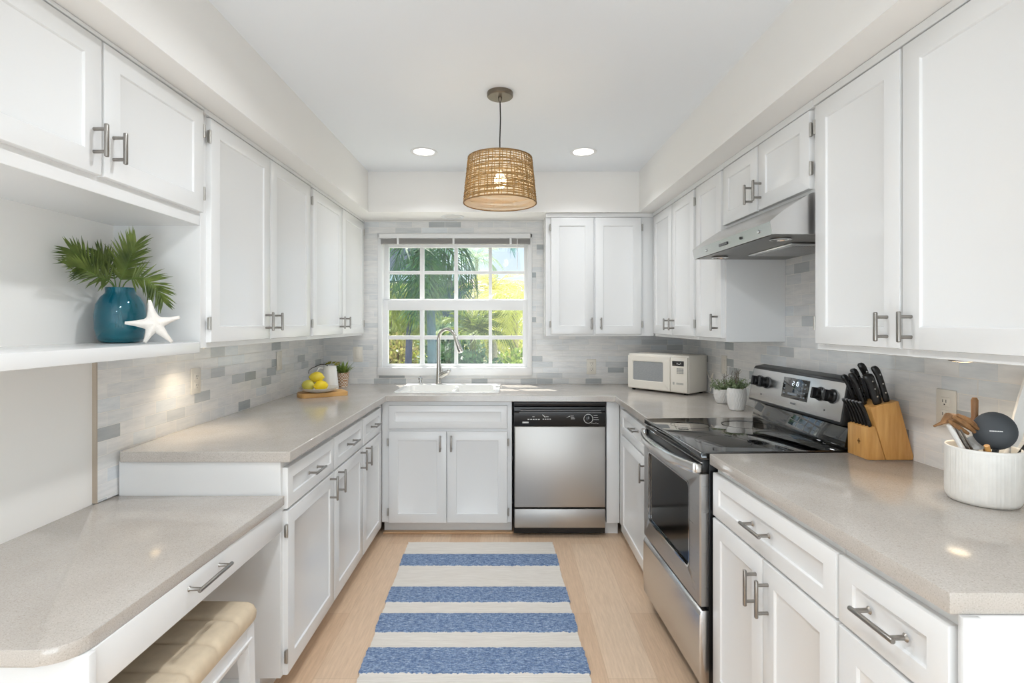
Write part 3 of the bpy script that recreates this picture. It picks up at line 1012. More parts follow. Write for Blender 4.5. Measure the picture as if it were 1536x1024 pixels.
# profile in (depth y, z): front lip, control band, sloping curved top
pf = [(-.138, 0), (-.146, .044), (-.128, .060), (-.10, .0815), (-.07, .101), (-.04, .120), (-.012, .138), (.004, .1455), (.310, .1455), (.310, 0)]
mb = MB()
th = .004
for u0, u1 in ((0, th), (HW - th, HW)):
    mb.prism(pf, u0, u1, 'x')
pout = pf[:9]
pin = [(-.134, .002), (-.141, .043), (-.124, .056), (-.097, .077), (-.067, .097), (-.037, .116), (-.009, .134), (.004, .1415), (.310, .1415)]
mb.prism(pout + pin[::-1], th, HW - th, 'x')
hs = mb.build('canopy', M['steel_plain'], hd, angle=25, label='stainless canopy shell')
MB().box(th, HW - th, -.134, .306, .003, .006).build('lip', M['steel_plain'], hd, smooth=False)
bt = MB().box(th, HW - th, -.128, .306, -.0005, .0035)
bt.build('underside', mat('hood_underside', '7d7b77', .35, .8), hd, smooth=False)
MB().box(.20, HW - .18, .03, .26, -.010, .0, .003).build('filter_housing', M['steel_plain'], hd)
t = NT('mesh_filter')
n = t.noise(1, 0)
wv = t.new('ShaderNodeTexChecker'); wv.inputs['Scale'].default_value = 180
wv.inputs['Color1'].default_value = (.25, .25, .25, 1); wv.inputs['Color2'].default_value = (.5, .5, .5, 1)
tc = t.new('ShaderNodeTexCoord'); t.link(tc.outputs['Object'], wv.inputs['Vector'])
t.link(wv.outputs[0], t.b.inputs['Base Color']); t.b.inputs['Metallic'].default_value = .9; t.b.inputs['Roughness'].default_value = .4
MB().box(.225, HW - .205, .05, .24, -.0125, -.009, .001).build('mesh_filter', t.m, hd)
for u in (.11, HW - .09):
    MB().lathe([(.036, -.001), (.038, -.006), (.030, -.007), (.028, -.003)], 28, c=(u, -.06, 0), cap0=False, cap1=False).build('lamp_ring', M['chrome'], hd)
    MB().lathe([(.028, -.003), (.001, -.004)], 28, c=(u, -.06, 0), cap0=False).build('lamp_lens', mat('hood_lens', 'c9c6bf', .3), hd)
def band(u, s, off=.0015):
    a = math.atan2(.008, .044)
    return Matrix.Translation((u, -.138 - .008 * s - off, .044 * s)) @ Matrix.Rotation(R(90) + a, 4, 'X')
mb = MB().box(-.040, .040, -.006, .006, 0, .002, .001); mb.xform(band(.34, .50)); cg = mb.build('switch_panel', M['black'], hd)
mb = MB()
for i in range(5):
    mb.box(-.036 + i * .016, -.026 + i * .016, -.004, .004, .0015, .0035, .001)
mb.xform(band(.34, .5)); mb.build('buttons', M['grey'], cg)
for u in (.16, .50, .64):
    mb = MB().lathe([(.006, 0), (.0055, .004), (.001, .005)], 14); mb.xform(band(u, .5)); mb.build('screw', M['chrome' if u != .5 else 'black'], hd)

# ------------------------------------------------------------------ sink, faucet
sk = thing('sink', 'white drop-in kitchen sink with two bowls below the window', 'sink', (-.42, 3.71, .914))
def rrz(x0, x1, y0, y1, r, z, n=5):
    return [(p[0], p[2], z) for p in rr(x0, x1, y0, y1, r, 0, n)]
mb = MB()
sx, sy0, sy1 = .347, -.245, .245
# deck with two bowl openings: build as outer rim + divided bowls
outer_t = rrz(-sx, sx, sy0, sy1, .03, .010)
outer_b = rrz(-sx - .004, sx + .004, sy0 - .004, sy1 + .004, .03, .0012)
inner_t = rrz(-sx + .030, sx - .030, sy0 + .028, sy1 - .095, .04, .010)
inner_b = rrz(-sx + .042, sx - .042, sy0 + .040, sy1 - .106, .05, -.17)
mb.ring([outer_b, rrz(-sx - .003, sx + .003, sy0 - .003, sy1 + .003, .03, .006), outer_t, inner_t, rrz(-sx + .034, sx - .034, sy0 + .032, sy1 - .099, .04, .004), inner_b], False, True)
mb.box(.02, .045, sy0 + .03, sy1 - .1, -.168, .0, .006, 3)
mb.build('basin', M['ceramic'], sk, normals=True)
for x in (-.15, .18):
    MB().lathe([(.040, -.1695), (.042, -.166), (.030, -.167), (.001, -.1675)], 28, c=(x, -.03, 0)).build('drain', M['chrome'], sk)
fz = .9245
fc = thing('faucet', 'tall brushed pull-down gooseneck faucet behind the sink', 'faucet', (-.532, 3.925, fz))
pts = [(0, 0, .0)]
mb = MB()
path, rads = [], []
for z, r in ((.0, .024), (.004, .0245), (.010, .0205), (.05, .0185), (.10, .0165), (.15, .0145), (.20, .0125), (.33, .0122)):
    path.append((0, 0, z)); rads.append(r)
dirv = Vector((.86, -.51, 0)).normalized()
rad = .078
for k in range(1, 15):
    a = R(180 - 168 * k / 14)
    c = Vector((0, 0, .33)) + dirv * (rad + rad * math.cos(a)) + Vector((0, 0, rad * math.sin(a)))
    path.append(tuple(c)); rads.append(.0122)
mb.tube(path, rads, 18)
M['faucet'] = brushed('faucet_nickel', 'c4c1bc', .2)
mb.build('spout', M['faucet'], fc, angle=60)
pe = Vector(path[-1]); pd = (Vector(path[-1]) - Vector(path[-2])).normalized()
pd = (pd + dirv * .14).normalized()
mb = MB().tube([pe - pd * .004, pe + pd * .004, pe + pd * .03, pe + pd * .10, pe + pd * .115, pe + pd * .118], [.0135, .0145, .0145, .0195, .0195, .016], 20)
mb.build('spray_head', M['faucet'], fc)
mb = MB().tube([(0.006, 0, .052), (.040, -.01, .074), (.070, -.016, .088)], [.018, .0195, .018], 16)
mb.tube([(.066, -.015, .088), (.082, -.018, .102), (.088, -.02, .108)], [.015, .014, .008], 14)
mb.tube([(.030, -.008, .082), (.022, -.004, .11), (.012, 0, .15)], [.008, .006, .0045], 10)
mb.build('lever_handle', M['faucet'], fc)
sp = thing('soap_dispenser', 'small chrome soap dispenser standing on the sink left of the faucet', 'soap dispenser', (-.668, 3.925, fz))
MB().lathe([(.018, 0), (.018, .006), (.012, .010), (.010, .028), (.015, .032), (.015, .045), (.008, .050), (.001, .051)], 22).build('pump_body', M['chrome'], sp)
MB().tube([(0, 0, .046), (.002, -.015, .055), (.003, -.040, .050)], [.006, .006, .0045], 12).build('nozzle', M['chrome'], sp)

# ------------------------------------------------------------------ outlets and switches
def outlet(name, label, loc, rz, kind='outlet'):
    t = thing(name, label, kind, loc, rz, 'cream wall plates on the tiled backsplash')
    MB().box(-.036, .036, -.006, 0, -.058, .058, .003, 2).build('cover_plate', M['cream'], t)
    if kind == 'outlet':
        for s in (-1, 1):
            ob = MB().box(-.016, .016, -.009, -.004, s * .020 - .014, s * .020 + .014, .004, 2).build('receptacle', M['cream'], t)
            mb = MB()
            for x in (-.006, .006):
                mb.box(x - .001, x + .001, -.0095, -.008, s * .020 - .002, s * .020 + .007)
            mb.box(-.002, .002, -.0095, -.008, s * .020 - .010, s * .020 - .006)
            mb.build('slots', M['black_matte'], ob, smooth=False)
    else:
        MB().box(-.017, .017, -.010, -.004, -.033, .033, .003, 2).build('rocker', M['cream'], t)
ZO = 1.095
outlet('wall_outlet', 'cream outlet on left tile wall, nearer the desk', (-1.4195, 1.42 * 790 / (765 - 292.5), 1.115), RL)
outlet('wall_switch', 'cream switch plate on left tile wall, nearer the lemons', (-1.4195, 1.42 * 790 / (765 - 418), 1.145), RL, 'switch')
outlet('wall_switch', 'cream switch plate on back tile, left of the window', ((537 - 765) * 4.01 / 790, 4.0095, 1.14), 0, 'switch')
outlet('wall_outlet', 'cream outlet on back tile, right of the window', ((887 - 765) * 4.01 / 790, 4.0095, 1.045), 0)
rzW = math.atan2(-1, .020)
def rwall(px):
    # intersection of the pixel column with the right tile face
    k = (px - 765) / 790.0
    Y = (1.327 + .0802 - t_) / (k + .020)
    return (xw(Y) - t_ - .0005, Y)
x, y = rwall(1421); outlet('wall_outlet', 'cream outlet on right tile wall between knife block and crock', (x, y, 1.374 - 127 * y / 790), rzW)
x, y = rwall(1087); outlet('wall_switch', 'cream switch plate on right tile wall behind the small potted herbs', (x, y, 1.374 - 62 * y / 790), rzW, 'switch')

# ------------------------------------------------------------------ microwave
mwd = Vector((.66, -.75, 0)).normalized()
mw = thing('microwave', 'cream countertop microwave in the right back corner', 'microwave', (.826, 3.695, .914), math.atan2(mwd.y, mwd.x))
mW, mD, mH = .462, .245, .252
MB().box(0, mW, .012, mD, .010, mH, .006, 3).build('body', M['cream'], mw)
mb = MB()
for x in (.03, mW - .03):
    for y in (.03, mD - .03):
        mb.cyl((x, y, 0), (x, y, .011), .012, 12)
mb.build('feet', M['black_matte'], mw)
mb = MB()
mwx0, mwx1, mwz0, mwz1 = .042, .285, .068, .205
def rx(ins, y):
    return rr(.004 + ins, .336 - ins, .016 + ins, mH - .012 - ins, .006, y)
mb.ring([rx(0, .012), rx(0, -.002), rx(.003, -.005), rr(mwx0, mwx1, mwz0, mwz1, .010, -.005), rr(mwx0 + .004, mwx1 - .004, mwz0 + .004, mwz1 - .004, .008, 0.0), rr(mwx0 + .004, mwx1 - .004, mwz0 + .004, mwz1 - .004, .008, .010)], True, False)
md = mb.build('door', M['cream'], mw)
MB().box(mwx0 + .002, mwx1 - .002, .001, .004, mwz0 + .002, mwz1 - .002).build('door_window', mat('microwave_screen', '9a9c9d', .25, var=.1, vscale=200), md, smooth=False, label='grey mesh window')
cpm = MB().box(.339, mW - .003, -.004, .012, .016, mH - .012, .003).build('control_panel', M['cream'], mw)
MB().box(.352, mW - .026, -.0055, -.003, .185, .218, .001).build('display', M['black_glass'], cpm)
mb = MB(); mb.box(.386, .392, -.0062, -.005, .196, .206); mb.box(.396, .408, -.0062, -.005, .196, .200); mb.box(.412, .416, -.0062, -.005, .198, .208)
mb.build('display_digits', M['white_mark'], cpm)
mb = MB()
for r_ in range(4):
    for c_ in range(4):
        mb.box(.385 + c_ * .0125, .3955 + c_ * .0125, -.0052, -.003, .136 + r_ * .0095, .1435 + r_ * .0095)
mb.build('keypad', mat('keypad_grey', 'a3a29e', .5), cpm, smooth=False)
mb = MB()
for c_ in range(6):
    mb.box(.383 + c_ * .0085, .390 + c_ * .0085, -.0052, -.003, .066, .078)
mb.box(.356, .368, -.0052, -.003, .064, .080)
mb.build('start_keys', mat('keypad_light', 'b8b5ae', .5), cpm, smooth=False)
cd = MB()
cpts = []
ca, cb_ = Vector((1.305, 3.50, 1.02)), None
mbx = xw(3.42) - t_ - .012
cd.tube([(1.322, 3.56, 1.06), (1.318, 3.52, 1.05), (1.312, 3.45, 1.00), (1.312, 3.43, 1.03), (mbx, 3.41, 1.055), (mbx, 3.43, .99), (mbx, 3.46, .93)], .004, 8)
tag(cd.build('power_cord', M['cream']), 'looped cream power cord hanging behind the microwave', 'cord')

# ------------------------------------------------------------------ herbs in two pots
def texpot(name, label, loc, r0, r1, h, seed, leafy, twigs):
    t = thing(name, label, 'potted plant', loc, 0, 'white potted herbs beside the range')
    rn = random.Random(seed)
    K = 22
    def wob(a, z):
        return 1 + .05 * math.sin(K * a + 2.2 * math.sin(5 * PI * z / h)) * min(1, 8 * z / h, 8 * max(0, 1 - z / h))
    prof = [(r0 * .55, 0), (r0 * .95, .002)] + [(r0 + (r1 - r0) * (k / 14) + .006 * math.sin(PI * k / 14), .004 + (h - .006) * k / 14) for k in range(15)] + [(r1 - .004, h), (r1 - .006, h - .012), (r1 - .012, h - .016)]
    MB().lathe(prof, 88, wob=wob, cap1=False).build('pot', mat('textured_white_pot', 'e7e5e1', .6), t, angle=80)
    MB().lathe([(r1 - .006, h - .014), (.001, h - .008)], 24, cap0=False).build('soil', mat('soil', '4a3a2c', .9), t)
    mb = MB()
    for i in range(leafy):
        a = rn.uniform(0, 6.28); rr0 = rn.uniform(0, r1 * .7)
        p = Vector((rr0 * math.cos(a), rr0 * math.sin(a), h - .01))
        d = Vector((math.cos(a) * rn.uniform(.1, .9), math.sin(a) * rn.uniform(.1, .9), rn.uniform(.3, 1))).normalized()
        L = rn.uniform(.03, .075)
        for s in range(5):
            q = p + d * L * (s + 1) / 5
            for sg in (-1, 1):
                sd = Vector((rn.uniform(-1, 1), rn.uniform(-1, 1), rn.uniform(-.3, .8))).normalized()
                w = d.cross(sd).normalized() * .0035
                l = rn.uniform(.008, .015)
                mb.face([q, q + sd * l * .5 + w, q + sd * l, q + sd * l * .5 - w])
    mb.build('foliage', leaf_mat('herb_leaf', '6f8458', 'a9b894', .2, .6), t, smooth=False, normals=False)
    mb = MB()
    for i in range(twigs):
        a = rn.uniform(0, 6.28)
        p = Vector((.3 * r1 * math.cos(a), .3 * r1 * math.sin(a), h - .012))
        pts = [p]
        for s in range(4):
            p = p + Vector((rn.uniform(-.010, .014), rn.uniform(-.008, .008), rn.uniform(.020, .034)))
            pts.append(p)
        mb.tube(pts, [.0012, .0011, .001, .0008, .0006], 5)
        for s in (2, 3):
            q = pts[s]
            mb.tube([q, q + Vector((rn.uniform(-.02, .02), rn.uniform(-.01, .01), rn.uniform(.008, .02)))], [.0008, .0005], 4)
    mb.build('twig', mat('dry_twig', '6e6353', .8), t)
texpot('potted_herb', 'short white bumpy pot of herbs nearest the microwave', (1.232, 3.045, .914), .036, .050, .082, 4, 95, 5)
texpot('potted_herb', 'taller white ribbed pot of herbs right beside the range', (1.205, 2.80, .914), .036, .046, .118, 9, 110, 12)

# ------------------------------------------------------------------ knife block and knives
KX, KY, KZ = 1.206, 1.772, .914
def kp(px, py):
    return ((px - 1302) / 445.6, (690 - py) / 445.6)
kb = thing('knife_block', 'light bamboo knife block on the right counter beside the range', 'knife block', (KX, KY, KZ))
M['bamboo'] = wood('bamboo', 'bb8544', 'd9a765', 2, 6, .4)
bw_ = .108
MB().prism([kp(1301.6, 690), kp(1328.0, 690), kp(1312, 639), kp(1301.6, 642.5)], 0, bw_, 'y', .002).build('steak_knife_base', M['bamboo'], kb)
MB().prism([kp(1328.5, 690), kp(1369.5, 690), kp(1370, 684), kp(1347.5, 601), kp(1305.5, 611.5)], 0, bw_, 'y', .003).build('main_block', M['bamboo'], kb)
mb = MB().box(-.0015, .0005, .04, .055, .052, .058).box(-.0015, .0005, .044, .050, .046, .064)
mb.build('brand_mark', mat('burnt_mark', '8a5f2c', .6), kb)
def knife(label, base, d, L, w, th, kind, roll=0.0):
    """a knife: handle out of the block, the blade root slides into it"""
    o = thing('knife', label, 'knife', base, 0, 'black handled knives in the bamboo block')
    d = Vector(d).normalized()
    yv = Vector((0, 1, 0))
    xv = yv.cross(d).normalized()
    def sec(s, hw, ht, bend=0):
        c = d * s + xv * bend
        return [c + xv * (hw * math.cos(a)) + yv * (ht * math.sin(a)) for a in [2 * PI * k / 12 for k in range(12)]]
    prof = [(0, .78, .8, 0), (.04, .95, 1, 0), (.12, 1, 1, 0), (.3, .86, 1, .0), (.5, .92, 1, 0), (.72, 1, 1, -.03), (.88, 1.15, 1, -.10), (.96, 1.05, .95, -.16), (1, .6, .6, -.18)]
    MB().ring([sec(s * L, w * a, th * b, c * L * .4) for s, a, b, c in prof]).build('handle', M['black'], o)
    mb = MB()
    mb.ring([sec(s, w * .75, .0008) for s in (-.012, .0005)])
    mb.build('blade', M['chrome'], o)
    if kind != 'steak':
        mb = MB()
        for s in (.25, .5, .75):
            c = d * (s * L)
            mb.cyl(c - yv * (th + .0006), c + yv * (th + .0006), .0028, 10)
        mb.build('rivet', M['chrome'], o)
    else:
        c = d * (L * .90) - xv * .0
        MB().ring([sec(L * .97, w * .8, th * .9, -.17 * L * .4), sec(L * 1.0, w * .85, th * 1.02, -.18 * L * .4), sec(L * 1.015, w * .4, th * .6, -.18 * L * .4)]).build('end_cap', M['grey'], o)
lean = (-.30, 0, 1)
for i in range(6):
    yy = KY + .010 + i * .0175
    knife('steak knife, %s in the front row of the block' % ('nearest', 'second from nearest', 'third from nearest', 'third from farthest', 'second from farthest', 'farthest')[i],
          (KX + kp(1308, 0)[0], yy, KZ + kp(0, 641)[1] + .0005), (-.36, 0, 1), .092, .0068, .0042, 'steak')
# slots along the slanted top: t 0 (room side) .. 1 (wall side)
def topp(t, yy):
    a, b = kp(1305.5, 611.5), kp(1347.5, 601)
    return (KX + a[0] + (b[0] - a[0]) * t, KY + yy, KZ + a[1] + (b[1] - a[1]) * t + .0008)
knife('tall black knife handle, near wall side of the block', topp(.74, .022), lean, .128, .0115, .0075, 'k')
knife('wide black chef knife handle near the middle of the block top', topp(.40, .020), lean, .108, .0165, .0085, 'k')
knife('black kitchen knife handle at the far wall side of the block', topp(.72, .085), lean, .135, .0115, .0075, 'k')
knife('black kitchen knife handle in the middle of the far side of the block', topp(.40, .086), lean, .122, .011, .0075, 'k')
knife('shorter black knife handle at the room side of the block top', topp(.12, .090), (-.40, 0, 1), .110, .0105, .0070, 'k')
knife('black knife handle at the room side in the middle of the block', topp(.14, .052), (-.36, 0, 1), .118, .0105, .0070, 'k')

# ------------------------------------------------------------------ crock with utensils
CX, CY, CR, CH = 1.226, 1.366, .0775, .142
ck = thing('utensil_crock', 'white ribbed ceramic crock full of utensils on the right counter', 'crock', (CX, CY, .914))
def ribs(a, z):
    return 1 + .0045 * math.sin(66 * a + 1.3 * math.sin(5 * a)) + .003 * math.sin(31 * a)
prof = [(CR * .80, 0), (CR * .92, .002), (CR * .975, .010)] + [(CR, .02 + .115 * k / 6) for k in range(7)]
rings_ = MB().lathe(prof, 260, cap1=False, wob=ribs)
rings_.lathe([(CR, .135), (CR * 1.0, CH - .002), (CR * .985, CH), (CR * .955, CH), (CR * .94, CH - .004), (CR * .93, .02), (.001, .012)], 96, cap0=False)
rings_.build('vessel', mat('ribbed_ceramic', 'e9e6e0', .5, var=.04, vscale=30), ck, angle=80)
cz = .914 + CH
def pix(px, py, Y):
    return Vector(((px - 765) * Y / 790, Y, 1.374 + (485 - py) * Y / 790))
def inside(dx, dy, z=.035):
    return Vector((CX + dx, CY + dy, .914 + z))
GU = 'utensils standing in the white crock'
M['silicone'] = mat('charcoal_silicone', '34383c', .5)
M['olive'] = wood('olive_wood', '6b4a2b', '9a7046', 2, 9, .5)
M['white_plastic'] = mat('white_nylon', 'e6e4e0', .35)
# charcoal spoon turned to the camera
c = pix(1492, 646, 1.33); b = inside(.0, -.02)
t = thing('serving_spoon', 'round charcoal serving spoon facing out of the crock', 'spoon', b, 0, GU)
cl = c - b
n = Vector((-.55, -.83, .08)).normalized()
up = (Vector((-.06, 0, 1)) - n * n.z).normalized(); sd = up.cross(n).normalized()
mb = MB()
rg_ = []
for s, dep in ((1.0, .004), (1.0, 0), (.92, -.003), (.6, -.008), (.3, -.0105), (.02, -.011)):
    rg_.append([cl + sd * (.0445 * s * math.cos(a)) + up * (.0475 * s * math.sin(a)) - n * dep for a in [2 * PI * k / 36 for k in range(36)]])
mb.ring(rg_, True, True)
hdq = mb.build('spoon_head', M['silicone'], t)
cc = cl + n * .0118
mb = MB()
x_ = -.0135
for wd in (.003, .0022, .003, .0018, .0026, .003, .0022, .003):
    p = cc + sd * x_ * -1
    mb.ring([[p + sd * -a_ + up * b_ + n * e_ for a_, b_ in ((0, -.0014), (wd, -.0014), (wd, .0014), (0, .0014))] for e_ in (-.0008, .0006)])
    x_ += wd + .0006
mb.build('lettering', M['white_mark'], hdq, smooth=False)
MB().tube([cl - up * .044, cl * .55 - up * .01, Vector((0, 0, 0))], [.007, .006, .006], 12).build('handle', M['silicone'], t)
# carved olive-wood stick with a knotted twist
b = inside(-.03, .01)
t = thing('wooden_utensil', 'carved brown wooden utensil with twisted shape leaning over the crock', 'utensil', b, 0, GU)
P = [pix(1401, 639, 1.36), pix(1413, 634, 1.36), pix(1424, 626, 1.36), pix(1442, 630, 1.36), pix(1460, 640, 1.36), pix(1476, 655, 1.37)]
mb = MB().tube([p - b for p in P], [.0035, .0055, .017, .019, .017, .006], 12, flat=.75)
mb.tube([pix(1428, 624, 1.345) - b, pix(1446, 634, 1.338) - b, pix(1462, 648, 1.345) - b], [.004, .0075, .004], 8)
mb.tube([pix(1436, 622, 1.345) - b, pix(1452, 630, 1.338) - b, pix(1468, 644, 1.345) - b], [.004, .0075, .004], 8)
mb.tube([pix(1422, 630, 1.345) - b, pix(1436, 640, 1.338) - b, pix(1452, 650, 1.345) - b], [.004, .0065, .004], 8)
mb.build('carved_head', M['olive'], t)
MB().tube([pix(1460, 640, 1.365) - b, pix(1462, 625, 1.37) - b, pix(1462, 600, 1.375) - b, pix(1462, 596, 1.375) - b], [.009, .0075, .008, .005], 12).build('upper_stub', M['olive'], t)
MB().tube([pix(1474, 653, 1.37) - b, pix(1480, 680, 1.37) - b, Vector((.03, 0, 0))], [.006, .006, .006], 10).build('handle', M['olive'], t)
# white spatula leaning right
b = inside(.03, .02)
t = thing('spatula', 'tall white spatula leaning to the right in the crock', 'spatula', b, 0, GU)
q0, q1, q2 = pix(1517, 672, 1.37) - b, pix(1538, 600, 1.37) - b, pix(1548, 565, 1.37) - b
ax = (q2 - q0).normalized(); wv_ = Vector((ax.z, 0, -ax.x)).normalized()
mb = MB()
mb.ring([[p + wv_ * (s * w) + Vector((0, e_, 0)) for s, e_ in ((-1, -.003), (1, -.003), (1, .003), (-1, .003))] for p, w in ((q0, .010), (q0 + ax * .03, .017), (q1, .019), (q2, .017))])
mb.build('blade', M['white_plastic'], t)
MB().tube([q0 + ax * .01, Vector((0, 0, 0))], [.006, .006], 10).build('handle', M['white_plastic'], t)
# tongs
b = inside(-.035, -.012)
t = thing('tongs', 'steel tongs with white grip at the left edge of the crock', 'tongs', b, 0, GU)
q1, q2 = pix(1423, 638, 1.345) - b, pix(1443, 672, 1.35) - b
MB().tube([q1, q1 * .7 + q2 * .3, q2, q2 * .3], [.006, .0085, .007, .005], 10, flat=.6).build('grip', M['white_plastic'], t)
off = Vector((.012, -.006, -.004))
MB().tube([q1 + off, q1 * .5 + q2 * .5 + off, q2 + off, q2 * .3 + off], [.003, .0055, .005, .004], 8, flat=.5).tube([q1 + off * 1.7, q2 + off * 1.7, q2 * .3 + off * 1.4], [.003, .0045, .004], 8, flat=.5).build('steel_arm', M['nickel'], t)
# crumpled white measuring scoop / whisk handle between
b = inside(-.008, .0)
t = thing('scoop', 'pale scoop half hidden behind the charcoal spoon', 'scoop', b, 0, GU)
c = pix(1463, 664, 1.36) - b
mb = MB()
n2 = Vector((-.5, -.8, .3)).normalized(); u2 = (Vector((0, 0, 1)) - n2 * n2.z).normalized(); s2 = u2.cross(n2)
mb.ring([[c + s2 * (.022 * s * math.cos(a)) + u2 * (.018 * s * math.sin(a)) - n2 * dz for a in [2 * PI * k / 20 for k in range(20)]] for s, dz in ((1, 0), (1.02, .002), (.85, .014), (.5, .022), (.02, .024))], False, True)
mb.ring([[c + s2 * (.022 * s * math.cos(a)) + u2 * (.018 * s * math.sin(a)) - n2 * dz for a in [2 * PI * k / 20 for k in range(20)]] for s, dz in ((1, 0), (.93, .002), (.78, .012), (.02, .020))], False, True)
mb.build('bowl', M['white_plastic'], t)
MB().tube([c - u2 * .016, Vector((0, 0, 0))], .005, 10).build('handle', M['white_plastic'], t)
b = inside(.012, -.035)
t = thing('wooden_spoon', 'tan wooden handle low at the front of the crock opening', 'spoon', b, 0, GU)
MB().tube([Vector((0, 0, 0)), pix(1480, 668, 1.31) - b], [.005, .006], 10).build('handle', M['bamboo'], t)
b = inside(.045, -.02)
t = thing('peeler', 'dark handled steel peeler at the right edge of the crock', 'peeler', b, 0, GU)
MB().tube([Vector((0, 0, 0)), pix(1530, 680, 1.33) - b, pix(1545, 662, 1.33) - b], [.005, .005, .006], 10).build('handle', M['black'], t)

# ------------------------------------------------------------------ lemon board group
bdv = Vector((.238, .149, 0)).normalized(); bnv = Vector((-bdv.y, bdv.x, 0))
BO = Vector((-1.272, 3.222, .914))
bd = thing('cutting_board', 'thick light wood cutting board in the left corner of the counter', 'cutting board', BO, math.atan2(bdv.y, bdv.x))
MB().prism([(0, .012), (.012, 0), (.015, .0), (.268, 0), (.280, .012), (.280, .150), (.268, .162), (.02, .162), (0, .14), (-.012, .10), (-.012, .05)], 0, .026, 'z', .004).build('board', wood('board_wood', 'cf9a58', 'e3b87a', 0, 5, .5), bd)
def bpt(u, v, z=.0265):
    return BO + bdv * u + bnv * v + Vector((0, 0, z))
p = pix(479, 580, 3.34); DC = Vector((p.x, 3.335, .9405))
ds_ = thing('shallow_dish', 'shallow cream ceramic dish of lemons on the cutting board', 'dish', DC)
MB().lathe([(.045, 0), (.060, .002), (.098, .014), (.116, .028), (.118, .031), (.114, .031), (.094, .018), (.058, .008), (.001, .006)], 48).build('bowl', mat('dish_ceramic', 'dcd6cb', .35), ds_)
def lemon(loc, rot, label, col, k=1.0):
    t = NT('lemon_skin')
    t.b.inputs['Base Color'].default_value = (*srgb(col), 1)
    t.b.inputs['Roughness'].default_value = .42
    n = t.noise(220, 2); t.bump(n.outputs[0], .25, .001)
    mb = MB()
    prof = [(.001, -.050), (.006, -.049), (.009, -.045), (.016, -.040), (.026, -.029), (.033, -.012), (.0345, .004), (.031, .020), (.023, .032), (.014, .039), (.007, .0425), (.005, .047), (.001, .0485)]
    mb.lathe([(r * k, z * k) for r, z in prof], 26)
    mb.xform(Matrix.Rotation(rot[1], 4, 'Z') @ Matrix.Rotation(rot[0], 4, 'X'))
    return tag(mb.build('lemon', t.m, loc=loc, angle=70), label, 'lemon', 'lemons in the ceramic dish')
lemon(DC + Vector((-.062, -.012, .0445)), (R(88), R(70)), 'pale greenish lemon at the left end of the dish', 'd9cf5e')
lemon(DC + Vector((.022, -.030, .0425)), (R(90), R(-40)), 'bright yellow lemon at the right of the three', 'f2d21a')
lemon(DC + Vector((-.016, .006, .093)), (R(92), R(95)), 'yellow lemon resting on top of the other two', 'e8cf3c')
p = pix(495, 577, 3.46)
pc = thing('pitcher', 'white tapered ceramic pitcher behind the lemon dish', 'pitcher', ((495 - 765) * 3.55 / 790, 3.55, .914))
pit = MB().lathe([(.050, 0), (.055, .003), (.056, .03), (.050, .09), (.043, .150), (.041, .172), (.0425, .176), (.039, .175), (.038, .165), (.046, .09), (.001, .02)], 40)
pit.build('vessel', M['ceramic'], pc, angle=60)
MB().tube([(-.038, -.02, .16), (-.060, -.03, .165), (-.075, -.035, .14), (-.074, -.035, .095), (-.052, -.02, .065)], [.006, .006, .0055, .0055, .006], 10).build('handle', M['ceramic'], pc)
tw = thing('dry_twig', 'bent dark twig with olive leaves resting in the pitcher', 'twig', ((495 - 765) * 3.55 / 790, 3.55, .94))
MB().tube([(.0, 0, .0), (-.006, 0, .12), (-.018, 0, .152), (-.035, -.005, .160), (-.06, -.01, .158), (-.09, -.016, .146), (-.115, -.024, .134), (-.130, -.03, .120), (-.134, -.03, .100)], [.002, .0026, .0028, .0028, .0028, .0027, .0025, .0022, .0018], 8).build('stem', mat('dark_twig', '4d463e', .7), tw)
mb = MB()
rn = random.Random(8)
for i in range(10):
    q = Vector((-.03 + .07 * i / 9, -.006, .155 + rn.uniform(0, .016)))
    d = Vector((rn.uniform(.3, 1), rn.uniform(-.5, .3), rn.uniform(-.1, .8))).normalized()
    w = d.cross(Vector((0, 1, 0))).normalized() * .006
    l = rn.uniform(.028, .045)
    mb.face([q, q + d * l * .4 + w, q + d * l, q + d * l * .4 - w])
mb.build('leaves', leaf_mat('olive_leaf', '7d7a35', '9b9440'), tw, smooth=False, normals=False)
p = pix(514.5, 580, 3.817)
pp = thing('potted_succulent', 'spiky green succulent in a small woven pot behind the pitcher', 'potted plant', (p.x, 3.817, .914))
t = NT('woven_pot')
wv = t.new('ShaderNodeTexChecker'); wv.inputs['Scale'].default_value = 95
wv.inputs['Color1'].default_value = (*srgb('b98a63'), 1); wv.inputs['Color2'].default_value = (*srgb('e3d6c6'), 1)
tc = t.new('ShaderNodeTexCoord'); t.link(tc.outputs['Object'], wv.inputs['Vector']); t.link(wv.outputs[0], t.b.inputs['Base Color'])
t.b.inputs['Roughness'].default_value = .8; t.bump(wv.outputs[1], .3, .002)
MB().lathe([(.030, 0), (.033, .002), (.043, .096), (.045, .100), (.045, .106), (.040, .106), (.038, .094), (.001, .092)], 36).build('pot', t.m, pp)
